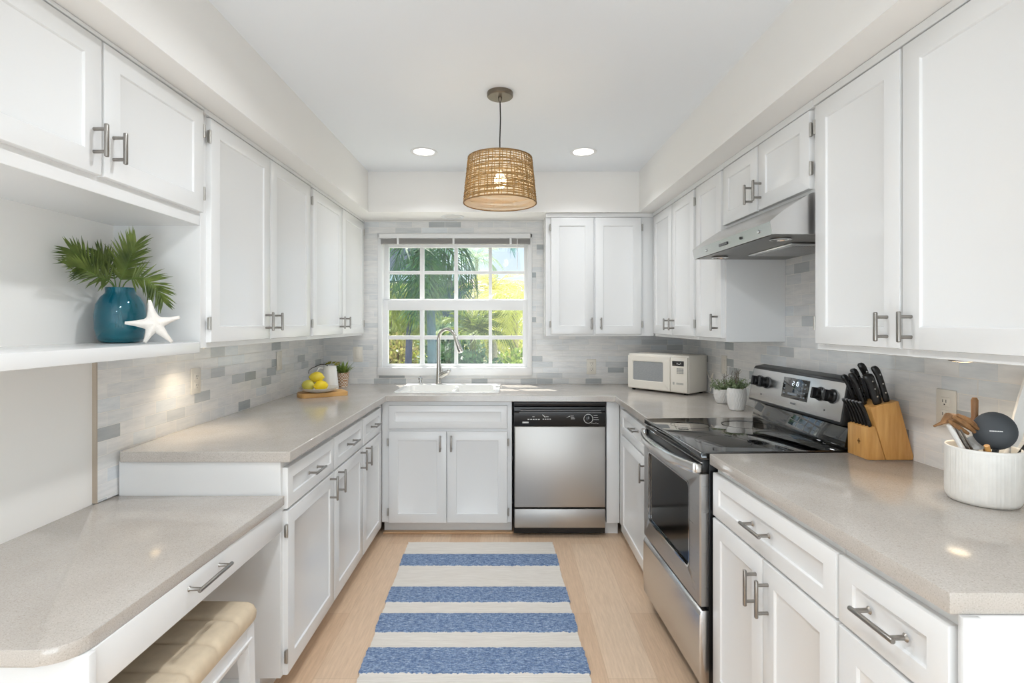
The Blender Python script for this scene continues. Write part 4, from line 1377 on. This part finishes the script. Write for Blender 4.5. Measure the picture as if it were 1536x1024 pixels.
def spike(mb, base, d, L, w, cup=.25, segs=4, droop=.0):
    d = Vector(d).normalized()
    s = d.cross(Vector((0, 0, 1)))
    s = s.normalized() if s.length > .01 else Vector((1, 0, 0))
    prev = None
    p = Vector(base)
    for k in range(segs + 1):
        f_ = k / segs
        ww = w * (math.sin(PI * min(1, .22 + .78 * f_)) ** .8 if k < segs else 0.02)
        a = mb.bm.verts.new(p - s * ww)
        b_ = mb.bm.verts.new(p + d.cross(s) * ww * cup * -1)
        c_ = mb.bm.verts.new(p + s * ww)
        if prev:
            mb.bm.faces.new((prev[0], prev[1], b_, a)); mb.bm.faces.new((prev[1], prev[2], c_, b_))
        prev = (a, b_, c_)
        p = p + d * (L / segs)
        d = (d + Vector((0, 0, -droop / segs))).normalized()
mb = MB()
rn = random.Random(12)
for i in range(46):
    a = rn.uniform(0, 6.28); el = rn.uniform(.25, 1.4)
    spike(mb, (.012 * math.cos(a), .012 * math.sin(a), .096), (math.cos(a) * math.cos(el), math.sin(a) * math.cos(el), math.sin(el)), rn.uniform(.07, .115), rn.uniform(.006, .009), droop=.3)
mb.build('foliage', leaf_mat('succulent_leaf', '5f7a33', '9aad55', .2), pp, normals=False)

# ------------------------------------------------------------------ vase, palm leaves, starfish
VY = 1.80
p = pix(181, 516, VY); VC = Vector((p.x, VY, 1.3085))
vs = thing('glass_vase', 'teal blue glass vase on the niche shelf', 'vase', VC)
def teal():
    t = NT('teal_glass')
    n = t.noise(9, 3)
    r = t.ramp(n.outputs[0], [(.3, (.0, .22, .34)), (.7, (.03, .40, .52))])
    t.link(r.outputs[0], t.b.inputs['Base Color'])
    t.b.inputs['Roughness'].default_value = .04
    t.b.inputs['Transmission Weight'].default_value = .72
    t.b.inputs['IOR'].default_value = 1.4
    t.b.inputs['Coat Weight'].default_value = .5
    n2 = t.noise(40, 2); t.bump(n2.outputs[0], .12)
    return t.m
MB().lathe([(r_ * 1.085, z_ * 1.085) for r_, z_ in [(.040, 0), (.050, .002), (.060, .012), (.067, .045), (.0685, .085), (.064, .120), (.052, .143), (.041, .154), (.0395, .160), (.0405, .171), (.0395, .173), (.037, .172), (.036, .158), (.049, .138), (.060, .115), (.0645, .085), (.063, .045), (.055, .016), (.001, .012)]], 56).build('vessel', teal(), vs, angle=70)
def palm_leaf(label, pts, n, Lm, seed, wd=.0050):
    rn = random.Random(seed)
    base = pts[0]
    o = thing('palm_leaf', label, 'palm leaf', base, 0, 'palm leaves in the teal vase')
    P = [p - base for p in pts]
    # smooth the rachis (Catmull-Rom)
    sm = []
    for i in range(len(P) - 1):
        p0, p1, p2, p3 = P[max(i - 1, 0)], P[i], P[i + 1], P[min(i + 2, len(P) - 1)]
        for k in range(8):
            u = k / 8
            sm.append(0.5 * ((2 * p1) + (p2 - p0) * u + (2 * p0 - 5 * p1 + 4 * p2 - p3) * u * u + (3 * p1 - p0 - 3 * p2 + p3) * u ** 3))
    sm.append(P[-1].copy())
    m = len(sm)
    MB().tube(sm, [.0022 - .0016 * i / m for i in range(m)], 6).build('stem', leaf_mat('palm_stem', '4c6a22', '6c8a35', .1), o)
    mb = MB()
    nrm = Vector((.25, -.93, .25)).normalized()
    st = int(m * .36)
    for k in range(n):
        f_ = k / (n - 1)
        i = st + f_ * (m - 1 - st)
        i0 = min(int(i), m - 2)
        q = sm[i0].lerp(sm[i0 + 1], i - i0)
        T = (sm[i0 + 1] - sm[i0]).normalized()
        for sg in (-1, 1):
            side = T.cross(nrm).normalized() * sg
            an = R(62 - 40 * f_ + rn.uniform(-5, 5))
            d = T * math.cos(an) + side * math.sin(an) + nrm * rn.uniform(-.10, .30)
            L = Lm * (.55 + .75 * math.sin(PI * (.18 + .72 * f_))) * rn.uniform(.85, 1.1) * .8
            d.normalize()
            wv_ = d.cross(nrm).normalized()
            prev = None
            pp_ = q
            for s in range(6):
                g_ = s / 5
                w = wd * .5 * (.45 + 1.0 * math.sin(PI * min(1, .12 + g_ * .88))) * (1 - g_ ** 4)
                a = mb.bm.verts.new(pp_ - wv_ * w); bq = mb.bm.verts.new(pp_ + nrm * w * .5); c_ = mb.bm.verts.new(pp_ + wv_ * w)
                if prev:
                    mb.bm.faces.new((prev[0], prev[1], bq, a)); mb.bm.faces.new((prev[1], prev[2], c_, bq))
                prev = (a, bq, c_)
                pp_ = pp_ + d * (L / 5)
                d = (d + Vector((0, 0, -.045))).normalized()
    mb.build('leaflets', leaf_mat('palm_green', '3d5020', '7f8f45', .25), o, normals=False)
vb = lambda dx, dy: VC + Vector((dx, dy, .05))
def pl(*a):
    return [pix(x, y, Y) for x, y, Y in a]
palm_leaf('palm leaf arching far to the upper left of the vase', [vb(.01, 0)] + pl((172, 430, 1.80), (148, 408, 1.75), (128, 391, 1.70), (108, 376, 1.66)), 26, .084, 1)
palm_leaf('lower left palm leaf sticking out nearly level', [vb(.01, -.01)] + pl((171, 431, 1.79), (147, 415, 1.72), (127, 404, 1.67), (108, 399, 1.62)), 24, .070, 2)
palm_leaf('short palm leaf in the middle pointing up to the left', [vb(-.01, .01)] + pl((174, 430, 1.81), (168, 405, 1.815), (159, 391, 1.81), (149, 379, 1.80)), 17, .066, 3)
palm_leaf('tallest palm leaf fanning to the upper right', [vb(-.01, 0)] + pl((179, 430, 1.80), (187, 408, 1.80), (194, 389, 1.79), (203, 367, 1.78)), 22, .100, 4, .0062)
palm_leaf('palm leaf bending down to the right over the starfish', [vb(-.015, -.005)] + pl((184, 431, 1.79), (203, 417, 1.78), (221, 420, 1.78), (235, 433, 1.77), (244, 450, 1.77)), 23, .080, 5)

def SYp(px):
    return 1.665 + (px - 186) * .10 / 80
def spx(x, y):
    return pix(x, y, SYp(x))
sc_ = spx(231, 486)
ztip = 1.3085
SO = Vector((sc_.x, sc_.y, ztip))
sf = thing('starfish', 'white starfish decoration standing in front of the teal vase', 'starfish', SO)
tips = [(224, 449), (271, 475), (259, 514), (216.5, 514.5), (186, 484)]
mb = MB()
cen = Vector((0, 0, sc_.z - ztip))
TT = [spx(x, y) - SO for x, y in tips]
ax_ = (TT[1] - TT[4]); ax_.z = 0; ax_.normalize()
nn_ = Vector((ax_.y, -ax_.x, 0))
def perp2(d):
    a_, b_ = d.dot(ax_), d.z
    return ax_ * -b_ + Vector((0, 0, a_))
rim = []
for i in range(5):
    a, b = TT[i], TT[(i + 1) % 5]
    mid = (a + b) / 2
    val = cen + (mid - cen).normalized() * .030
    da = (a - cen).normalized(); pa = perp2(da); pa = pa if pa.dot(b - a) > 0 else -pa
    db = (b - cen).normalized(); pb_ = perp2(db); pb_ = pb_ if pb_.dot(a - b) > 0 else -pb_
    rim += [a + pa * .0045 - da * .002, a * .62 + cen * .38 + pa * .0092, a * .36 + cen * .64 + pa * .0150, val, b * .36 + cen * .64 + pb_ * .0150, b * .62 + cen * .38 + pb_ * .0092, b + pb_ * .0045 - db * .002]
def layer(s, y):
    return [cen + (p - cen) * s + nn_ * -y for p in rim]
lay = [layer(.05, -.017), layer(.35, -.0155), layer(.62, -.0125), layer(.85, -.008), layer(.97, -.003), layer(1, .001), layer(.97, .005), layer(.8, .008), layer(.05, .010)]
mb.ring(lay)
o = mb.build('body', mat('starfish_white', 'efeae3', .85, bump=.6, bscale=350, var=.04, vscale=60), sf, angle=60)

# ------------------------------------------------------------------ stool under the desk
ST = thing('stool', 'cream tufted bench stool with white legs tucked under the desk', 'stool', (-1.02, 1.30, 0))
M['linen'] = mat('cream_linen', 'd2c0a6', .8, var=.05, vscale=40, bump=.25, bscale=500)
sx0, sx1, sy0_, sy1_ = -.215, .232, -.36, .355
mb = MB()
# cushion with cross seams: rows of puffed sections along Y
ny = 124
rings = []
zb, ztp = .452, .510
for i in range(ny + 1):
    v = sy0_ + (sy1_ - sy0_) * i / ny
    e_ = min(1, min(i, ny - i) / 7.0)
    endf = math.sqrt(max(0, 1 - (1 - e_) ** 2))
    f_ = ((v - sy0_ - .022) / .1145)
    seam = abs(f_ - round(f_)) * 2
    puff = (1 - (1 - min(1, seam * 2.2)) ** 3) * .011
    if v > sy1_ - .015 or v < sy0_ + .015:
        puff = .004
    z1 = zb + (ztp - zb - .006) * (.35 + .65 * endf) + puff
    ins = .014 * (1 - endf)
    r_ = .022
    sec = [(sx0 + ins + .006, v, zb), (sx1 - ins - .006, v, zb), (sx1 - ins, v, zb + .008), (sx1 - ins + puff * .3, v, z1 - r_), (sx1 - ins - r_ * .3, v, z1 - r_ * .3), (sx1 - ins - r_, v, z1)]
    sec += [(sx1 - ins - .06, v, z1 + .002), (0, v, z1 + .004), (sx0 + ins + .06, v, z1 + .002)]
    sec += [(sx0 + ins + r_, v, z1), (sx0 + ins + r_ * .3, v, z1 - r_ * .3), (sx0 + ins, v, z1 - r_), (sx0 + ins, v, zb + .008)]
    rings.append(sec)
mb.ring(rings)
mb.build('cushion', M['linen'], ST, angle=70, label='cream upholstered cushion with cross seams')
fm = MB().box(sx0 + .012, sx1 - .012, sy0_ + .01, sy1_ - .010, .432, .452, .003)
fm.box(sx1 - .030, sx1 - .012, sy0_ + .03, sy1_ - .03, .385, .434, .003)
fm.box(sx0 + .012, sx0 + .030, sy0_ + .03, sy1_ - .03, .385, .434, .003)
fm.box(sx0 + .02, sx1 - .02, sy1_ - .030, sy1_ - .012, .385, .434, .003)
fm.box(sx0 + .02, sx1 - .02, sy0_ + .012, sy0_ + .030, .385, .434, .003)
fm.cyl((sx1 - .010, sy0_ + .03, .404), (sx1 - .010, sy1_ - .03, .404), .004, 8)
fm.build('frame', M['trimwhite'], ST)
for sx_ in (0, 1):
    for sy_ in (0, 1):
        x = (sx0 + .030) if not sx_ else (sx1 - .030)
        y = (sy0_ + .030) if not sy_ else (sy1_ - .030)
        ox, oy = (.012 if sx_ else -.012), (.02 if sy_ else -.02)
        mb = MB().ring([[(x + a * w + ox * k, y + b * w + oy * k, z) for a, b in ((-1, -1), (1, -1), (1, 1), (-1, 1))] for z, w, k in ((.440, .019, 0), (.38, .0185, .08), (.2, .0155, .5), (.0, .013, 1.0))])
        mb.build('leg', M['trimwhite'], ST)

# ------------------------------------------------------------------ rug
def rug_mat():
    t = NT('striped_rug')
    tc = t.new('ShaderNodeTexCoord')
    sx_ = t.new('ShaderNodeSeparateXYZ'); t.link(tc.outputs['Object'], sx_.inputs[0])
    mr = t.new('ShaderNodeMapRange')
    nj = t.noise(55, 2, stretch=(1.6, .4, 1))
    ja = t.new('ShaderNodeMath', operation='MULTIPLY_ADD')
    t.link(nj.outputs[0], ja.inputs[0]); ja.inputs[1].default_value = .018; ja.inputs[2].default_value = -.009
    jb = t.new('ShaderNodeMath', operation='ADD')
    t.link(sx_.outputs[1], jb.inputs[0]); t.link(ja.outputs[0], jb.inputs[1])
    t.link(jb.outputs[0], mr.inputs[0])
    mr.inputs[1].default_value = 0.0; mr.inputs[2].default_value = 1.6
    r = t.new('ShaderNodeValToRGB'); r.color_ramp.interpolation = 'CONSTANT'
    far = 3.294
    ed = [3.121, 2.974, 2.734, 2.584, 2.487, 2.334, 2.222, 2.060, 1.93, 1.78]
    els = r.color_ramp.elements
    pos = [0.0] + [(far - e_) / 1.6 for e_ in ed]
    while len(els) < len(pos):
        els.new(.5)
    for i, (e_, p_) in enumerate(zip(els, pos)):
        e_.position = p_
        v = 1.0 if i % 2 else 0.0
        e_.color = (v, v, v, 1)
    t.link(mr.outputs[0], r.inputs[0])
    nb = t.noise(70, 4, stretch=(.6, 3.0, 1), rough=.7)
    blue = t.ramp(nb.outputs[0], [(.36, srgb('566d93')), (.5, srgb('7b92b5')), (.64, srgb('b0bfd3'))])
    nc = t.noise(60, 3, stretch=(.2, 4, 1))
    crm = t.ramp(nc.outputs[0], [(.3, srgb('dcd5cc')), (.7, srgb('eae4dc'))])
    vc = t.new('ShaderNodeTexVoronoi'); vc.inputs['Scale'].default_value = 115
    t.link(tc.outputs['Object'], vc.inputs['Vector'])
    vr = t.ramp(vc.outputs['Distance'], [(.15, (1.35, 1.32, 1.28)), (.75, (.62, .66, .72))])
    bl2 = t.mix('MULTIPLY', .75, blue.outputs[0], vr.outputs[0])
    c = t.mix('MIX', r.outputs[0], crm.outputs[0], bl2)
    t.link(c, t.b.inputs['Base Color'])
    t.b.inputs['Roughness'].default_value = .95
    wvx = t.new('ShaderNodeTexWave'); wvx.bands_direction = 'Y'; wvx.inputs['Scale'].default_value = 28; wvx.inputs['Distortion'].default_value = 1.2; wvx.inputs['Detail Scale'].default_value = 6
    t.link(tc.outputs['Object'], wvx.inputs['Vector'])
    vo = t.new('ShaderNodeTexVoronoi'); vo.inputs['Scale'].default_value = 130
    t.link(tc.outputs['Object'], vo.inputs['Vector'])
    cw = t.ramp(wvx.outputs[0], [(0, (.35, .35, .35)), (1, (.5, .5, .5))])
    h = t.mix('MIX', r.outputs[0], cw.outputs[0], vo.outputs[0])
    t.bump(h, .8, .004)
    return t.m
RGX, RGY = -.634, 3.294
rot = R(-2.1)
mb = MB()
nx_, ny_ = 60, 110
wd_, ln_ = .899, 1.52
rn = random.Random(2)
def blue_at(d):
    for a, b in ((.173, .320), (.56, .71), (.807, .96), (1.072, 1.234), (1.364, 1.52)):
        if a <= d <= b:
            return 1
    return 0
g = []
for j in range(ny_ + 1):
    d = ln_ * j / ny_
    row = []
    bl_ = blue_at(d)
    jit = (rn.uniform(-.0025, .0025) + (.003 if bl_ else 0))
    for i in range(nx_ + 1):
        u = wd_ * i / nx_
        x = u + d * .037
        if i == 0: x -= jit
        if i == nx_: x += jit
        z = .007 + (.0045 if bl_ else 0) + rn.uniform(-.0008, .0008)
        row.append(mb.bm.verts.new((x, -d, z)))
    g.append(row)
for j in range(ny_):
    for i in range(nx_):
        mb.bm.faces.new((g[j][i], g[j][i + 1], g[j + 1][i + 1], g[j + 1][i]))
rim_ = [g[0][i] for i in range(nx_ + 1)] + [g[j][nx_] for j in range(1, ny_ + 1)] + [g[ny_][i] for i in range(nx_ - 1, -1, -1)] + [g[j][0] for j in range(ny_ - 1, 0, -1)]
low = [mb.bm.verts.new((v.co.x, v.co.y, .0008)) for v in rim_]
for i in range(len(rim_)):
    j = (i + 1) % len(rim_)
    mb.bm.faces.new((rim_[i], rim_[j], low[j], low[i]))
mb.bm.faces.new(low)
m_ = rug_mat()
# object Y runs negative toward the camera: mirror in the material through the mapping
for nd in m_.node_tree.nodes:
    if nd.type == 'MAP_RANGE':
        nd.inputs[1].default_value = 0.0
        nd.inputs[2].default_value = -1.6
rug = tag(mb.build('rug', m_, loc=(RGX, RGY, 0), angle=60), 'cream rug with chunky blue stripes on the wood floor', 'rug')


# ------------------------------------------------------------------ garden outside the window
M['pale_ground'] = mat('sandy_ground', 'd8d2c0', .9, var=.15, vscale=3)  # sandy colour, paled so the gaps between shrubs show white
struct(MB().box(-14, 14, 4.6, 60, -.12, -.02).build('ground_outside', M['pale_ground'], smooth=False))
def frond_mesh(L, droop, Lm, n, seed, wd=.022):
    rn = random.Random(seed)
    mb = MB()
    pts = []
    p = Vector((0, 0, 0)); d = Vector((1, 0, .55)).normalized()
    m = 14
    for i in range(m + 1):
        pts.append(p.copy()); p = p + d * (L / m); d = (d + Vector((0, 0, -droop / m * (1 + i / m)))).normalized()
    mb.tube(pts, [.013 * (1 - .8 * i / m) for i in range(m + 1)], 5)
    for k in range(n):
        f_ = k / (n - 1)
        i = (0.14 + .86 * f_) * (m - .01)
        i0 = min(int(i), m - 1)
        q = pts[i0].lerp(pts[i0 + 1], i - i0)
        T = (pts[i0 + 1] - pts[i0]).normalized()
        for sg in (-1, 1):
            side = Vector((0, sg, 0))
            an = R(58 - 34 * f_ + rn.uniform(-7, 7))
            dd = (T * math.cos(an) + side * math.sin(an) + Vector((0, 0, rn.uniform(-.35, .05)))).normalized()
            ll = Lm * (.5 + .6 * math.sin(PI * (.12 + .75 * f_))) * rn.uniform(.85, 1.1)
            pp_ = q; prev = None
            for s_ in range(5):
                g_ = s_ / 4
                w = wd * .5 * (1 - g_ ** 3) + .0008
                wv_ = T * w
                a = mb.bm.verts.new(pp_ - wv_); c_ = mb.bm.verts.new(pp_ + wv_)
                if prev:
                    mb.bm.faces.new((prev[0], prev[1], c_, a))
                prev = (a, c_)
                pp_ = pp_ + dd * (ll / 4)
                dd = (dd + Vector((0, 0, -.22))).normalized()
    return mb
def palm(label, base, h, lean, L, nf, droop, Lm, ga, gb, tcol, r=.06, seed=1, lo=-.5, hi=.9):
    rn = random.Random(seed)
    t = thing('palm_tree', label, 'palm tree', base, 0, 'palms in the garden beyond the window')
    top = Vector((lean[0], lean[1], h))
    tp = [Vector((top.x * (k / 6) ** 1.5, top.y * (k / 6) ** 1.5, h * k / 6)) for k in range(7)]
    MB().tube(tp, [r * (1.15 - .35 * k / 6) for k in range(7)], 12).build('trunk', mat('palm_trunk', tcol, .9, var=.25, vscale=14), t)
    lm = leaf_mat('garden_palm_leaf', ga, gb, .45, .5)
    protos = []
    for i in range(nf):
        if i < 3:
            o_ = frond_mesh(L * (.9 + .1 * i), droop * (.8 + .25 * i), Lm, 26, seed * 10 + i).build('frond', lm, t, smooth=False, normals=False)
            protos.append(o_)
        else:
            o_ = protos[i % 3].copy(); COL.objects.link(o_)
            o_.parent = t
        o_.location = top
        el = lo + (hi - lo) * ((i * .618) % 1)
        o_.rotation_euler = (rn.uniform(-.3, .3), -el, 2 * PI * i / nf * 2.4 + rn.uniform(-.3, .3))
    return t
def gx(px, Y):
    return (px - 765) * Y / 790
palm('slender dark trunked palm at the left of the window view', (gx(610, 6.6), 6.6, -.02), 1.80, (.06, 0), .62, 15, 2.4, .30, '66762f', '9aa850', '3c4560', .045, 1, -.8, .5)
palm('dark palm with long hanging fronds behind the faucet', (gx(650, 5.9), 5.9, -.02), 2.30, (-.05, 0), 1.0, 13, 3.0, .40, '2b5342', '4e7644', '3e5a63', .052, 2, -.9, .25)
palm('small hazy palm far away above the pale house', (gx(712, 24), 24, -.02), 4.3, (.1, 0), 1.3, 16, 1.2, .5, '9db59a', 'c3d2b0', '9c9a8c', .09, 3)  # pale leaf and trunk colours put the distance haze in
palm('palm whose blue green fronds hang in at the top right pane', (gx(796, 6.4), 6.4, -.02), 2.62, (.0, 0), .50, 12, 1.6, .22, '3f6f78', '6a9690', '8c8577', .06, 4)
palm('sunny yellow green palm at the right side of the window view', (gx(772, 9.2), 9.2, -.02), 1.75, (.0, 0), 1.0, 24, 2.0, .40, 'c4c85a', 'e8e88a', 'b8ab92', .07, 5, -.8, .55)
palm('low olive palm in the middle behind the faucet head', (gx(706, 8.8), 8.8, -.02), 1.20, (.05, 0), .75, 16, 1.1, .30, '5c7334', '8e9a45', '57503f', .06, 6, -.1, 1.2)
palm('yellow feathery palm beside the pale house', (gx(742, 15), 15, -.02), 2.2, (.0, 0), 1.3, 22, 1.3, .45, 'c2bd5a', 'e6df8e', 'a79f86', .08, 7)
def shrub(label, c, rx, rz, n, ga, gb, seed, ls=.09):
    rn = random.Random(seed)
    t = thing('garden_shrub', label, 'shrub', (c[0], c[1], -.02), 0, 'shrubs in the garden beyond the window')
    mb = MB()
    for i in range(n):
        v = Vector((rn.gauss(0, 1), rn.gauss(0, 1), rn.gauss(0, 1))).normalized() * rn.uniform(.55, 1.0)
        q = Vector((v.x * rx, v.y * rx, rz * (1 + v.z) * .95 + .05))
        d = (v + Vector((rn.uniform(-.8, .8), rn.uniform(-.8, .8), rn.uniform(-.4, .8)))).normalized()
        w = d.cross(Vector((rn.uniform(-1, 1), rn.uniform(-1, 1), 1))).normalized() * ls * .28
        mb.face([q, q + d * ls * .5 + w, q + d * ls, q + d * ls * .5 - w])
    mb.build('foliage', leaf_mat('shrub_leaf', ga, gb, .35), t, smooth=False, normals=False)
    mb = MB()
    for k in range(5):
        a = 2 * PI * k / 5
        mb.tube([(0, 0, 0), (rx * .3 * math.cos(a), rx * .3 * math.sin(a), rz), (rx * .6 * math.cos(a), rx * .6 * math.sin(a), rz * 1.6)], [.02, .015, .006], 6)
    mb.build('stem', mat('shrub_wood', '5b4a38', .9), t)
shrub('dark glossy shrub in the middle at the bottom of the window view', (gx(712, 7.2), 7.2), .42, .50, 900, '2f4f38', '56744f', 1, .10)
shrub('dark shrub low behind the faucet between palm trunks', (gx(665, 7.6), 7.6), .40, .55, 1200, '31503c', '5c7a50', 2, .10)
shrub('bright yellow green shrub low beside the slender trunk', (gx(634, 8.4), 8.4), .34, .47, 900, '9fb03c', 'cfd35a', 3, .09)
shrub('yellow and pink leaved shrub low at the left', (gx(596, 8.2), 8.2), .34, .62, 900, '9c8464', 'a9ae5c', 4, .10)
shrub('fresh green shrub at the lower right of the window view', (gx(776, 7.8), 7.8), .36, .50, 700, '6f8a3a', 'a5b455', 5, .10)
shrub('tall loose shrub at the left edge of the window view', (gx(585, 9.5), 9.5), .55, .95, 1500, '6d7f3c', 'a4ac58', 6, .13)
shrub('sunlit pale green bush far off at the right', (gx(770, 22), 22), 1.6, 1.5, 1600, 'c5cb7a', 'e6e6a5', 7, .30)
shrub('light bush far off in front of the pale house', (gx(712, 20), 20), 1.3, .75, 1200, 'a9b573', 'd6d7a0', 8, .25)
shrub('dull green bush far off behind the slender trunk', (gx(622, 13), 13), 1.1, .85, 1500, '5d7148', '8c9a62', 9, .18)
shrub('dim shrub behind the hanging fronds palm', (gx(668, 12), 12), .9, .75, 1300, '4a6a55', '6f8a66', 10, .16)
mb = MB().lathe([(.05, 0), (.17, .02), (.20, .10), (.15, .20), (.05, .25), (.001, .26)], 14, wob=lambda a, z: 1 + .12 * math.sin(3 * a + 9 * z))  # stone shape added in place of a small unidentified shiny object
tag(mb.build('stone_stand_in', mat('pale_stone', 'b9c3d6', .8, var=.2), loc=(gx(754, 15.5), 15.5, -.02)), 'pale bluish stone shape, stand-in for an unclear object between the shrubs', 'stone')
# neighbour house, its teal roof colour darkened to hold the shade on it
def house(label, x0, x1, y0, y1, ze, zr, hip, wc, rc, wins):
    t = thing('neighbour_house', label, 'house', ((x0 + x1) / 2, y0, -.02), 0)
    cx = (x0 + x1) / 2
    MB().box(x0 - cx + .3, x1 - cx - .3, .3, y1 - y0 - .3, 0, ze + .02).build('wall', mat('stucco', wc, .85, var=.04), t, smooth=False)
    ym = (y1 - y0) / 2
    mb = MB(); b = mb.bm
    c = [(x0 - cx, 0, ze), (x1 - cx, 0, ze), (x1 - cx, y1 - y0, ze), (x0 - cx, y1 - y0, ze)]
    lo_ = [b.verts.new(p) for p in c]; up_ = [b.verts.new((p[0], p[1], p[2] + .14)) for p in c]
    r0, r1 = b.verts.new((x0 - cx + hip, ym, zr)), b.verts.new((x1 - cx - hip, ym, zr))
    b.faces.new(lo_)
    for i in range(4):
        b.faces.new((lo_[i], lo_[(i + 1) % 4], up_[(i + 1) % 4], up_[i]))
    b.faces.new((up_[0], up_[1], r1, r0)); b.faces.new((up_[1], up_[2], r1)); b.faces.new((up_[2], up_[3], r0, r1)); b.faces.new((up_[3], up_[0], r0))
    t2 = NT('roofing')
    wv = t2.new('ShaderNodeTexWave'); wv.bands_direction = 'Z'; wv.inputs['Scale'].default_value = 3.0
    tc_ = t2.new('ShaderNodeTexCoord'); t2.link(tc_.outputs['Object'], wv.inputs['Vector'])
    rc_ = srgb(rc)
    rp = t2.ramp(wv.outputs[0], [(0, tuple(v * .75 for v in rc_)), (.3, rc_), (1, tuple(min(1, v * 1.15) for v in rc_))])
    t2.link(rp.outputs[0], t2.b.inputs['Base Color']); t2.b.inputs['Roughness'].default_value = .95
    mb.build('roof', t2.m, t, smooth=False)
    MB().box(x0 - cx - .02, x1 - cx + .02, -.04, 0, ze - .02, ze + .16).build('fascia', mat('fascia_paint', 'b9cedb', .6), t, smooth=False)
    for (a, bq, c_, d_) in wins:
        w_ = MB().box(a - cx - .06, bq - cx + .06, .26, .31, c_ - .06, d_ + .06).build('window', M['trimwhite'], t, smooth=False)
        MB().box(a - cx, bq - cx, .24, .27, c_, d_).build('pane', mat('far_pane', '8c97a3', .15), w_, smooth=False)
house('house with teal hip roof, darkened as if shaded, beyond the left panes', -7.5, gx(690, 14), 14, 19, 2.55, 4.3, 2.2, '3a5268', '0f2c3e', [(-3.0, -2.3, 1.0, 1.9)])
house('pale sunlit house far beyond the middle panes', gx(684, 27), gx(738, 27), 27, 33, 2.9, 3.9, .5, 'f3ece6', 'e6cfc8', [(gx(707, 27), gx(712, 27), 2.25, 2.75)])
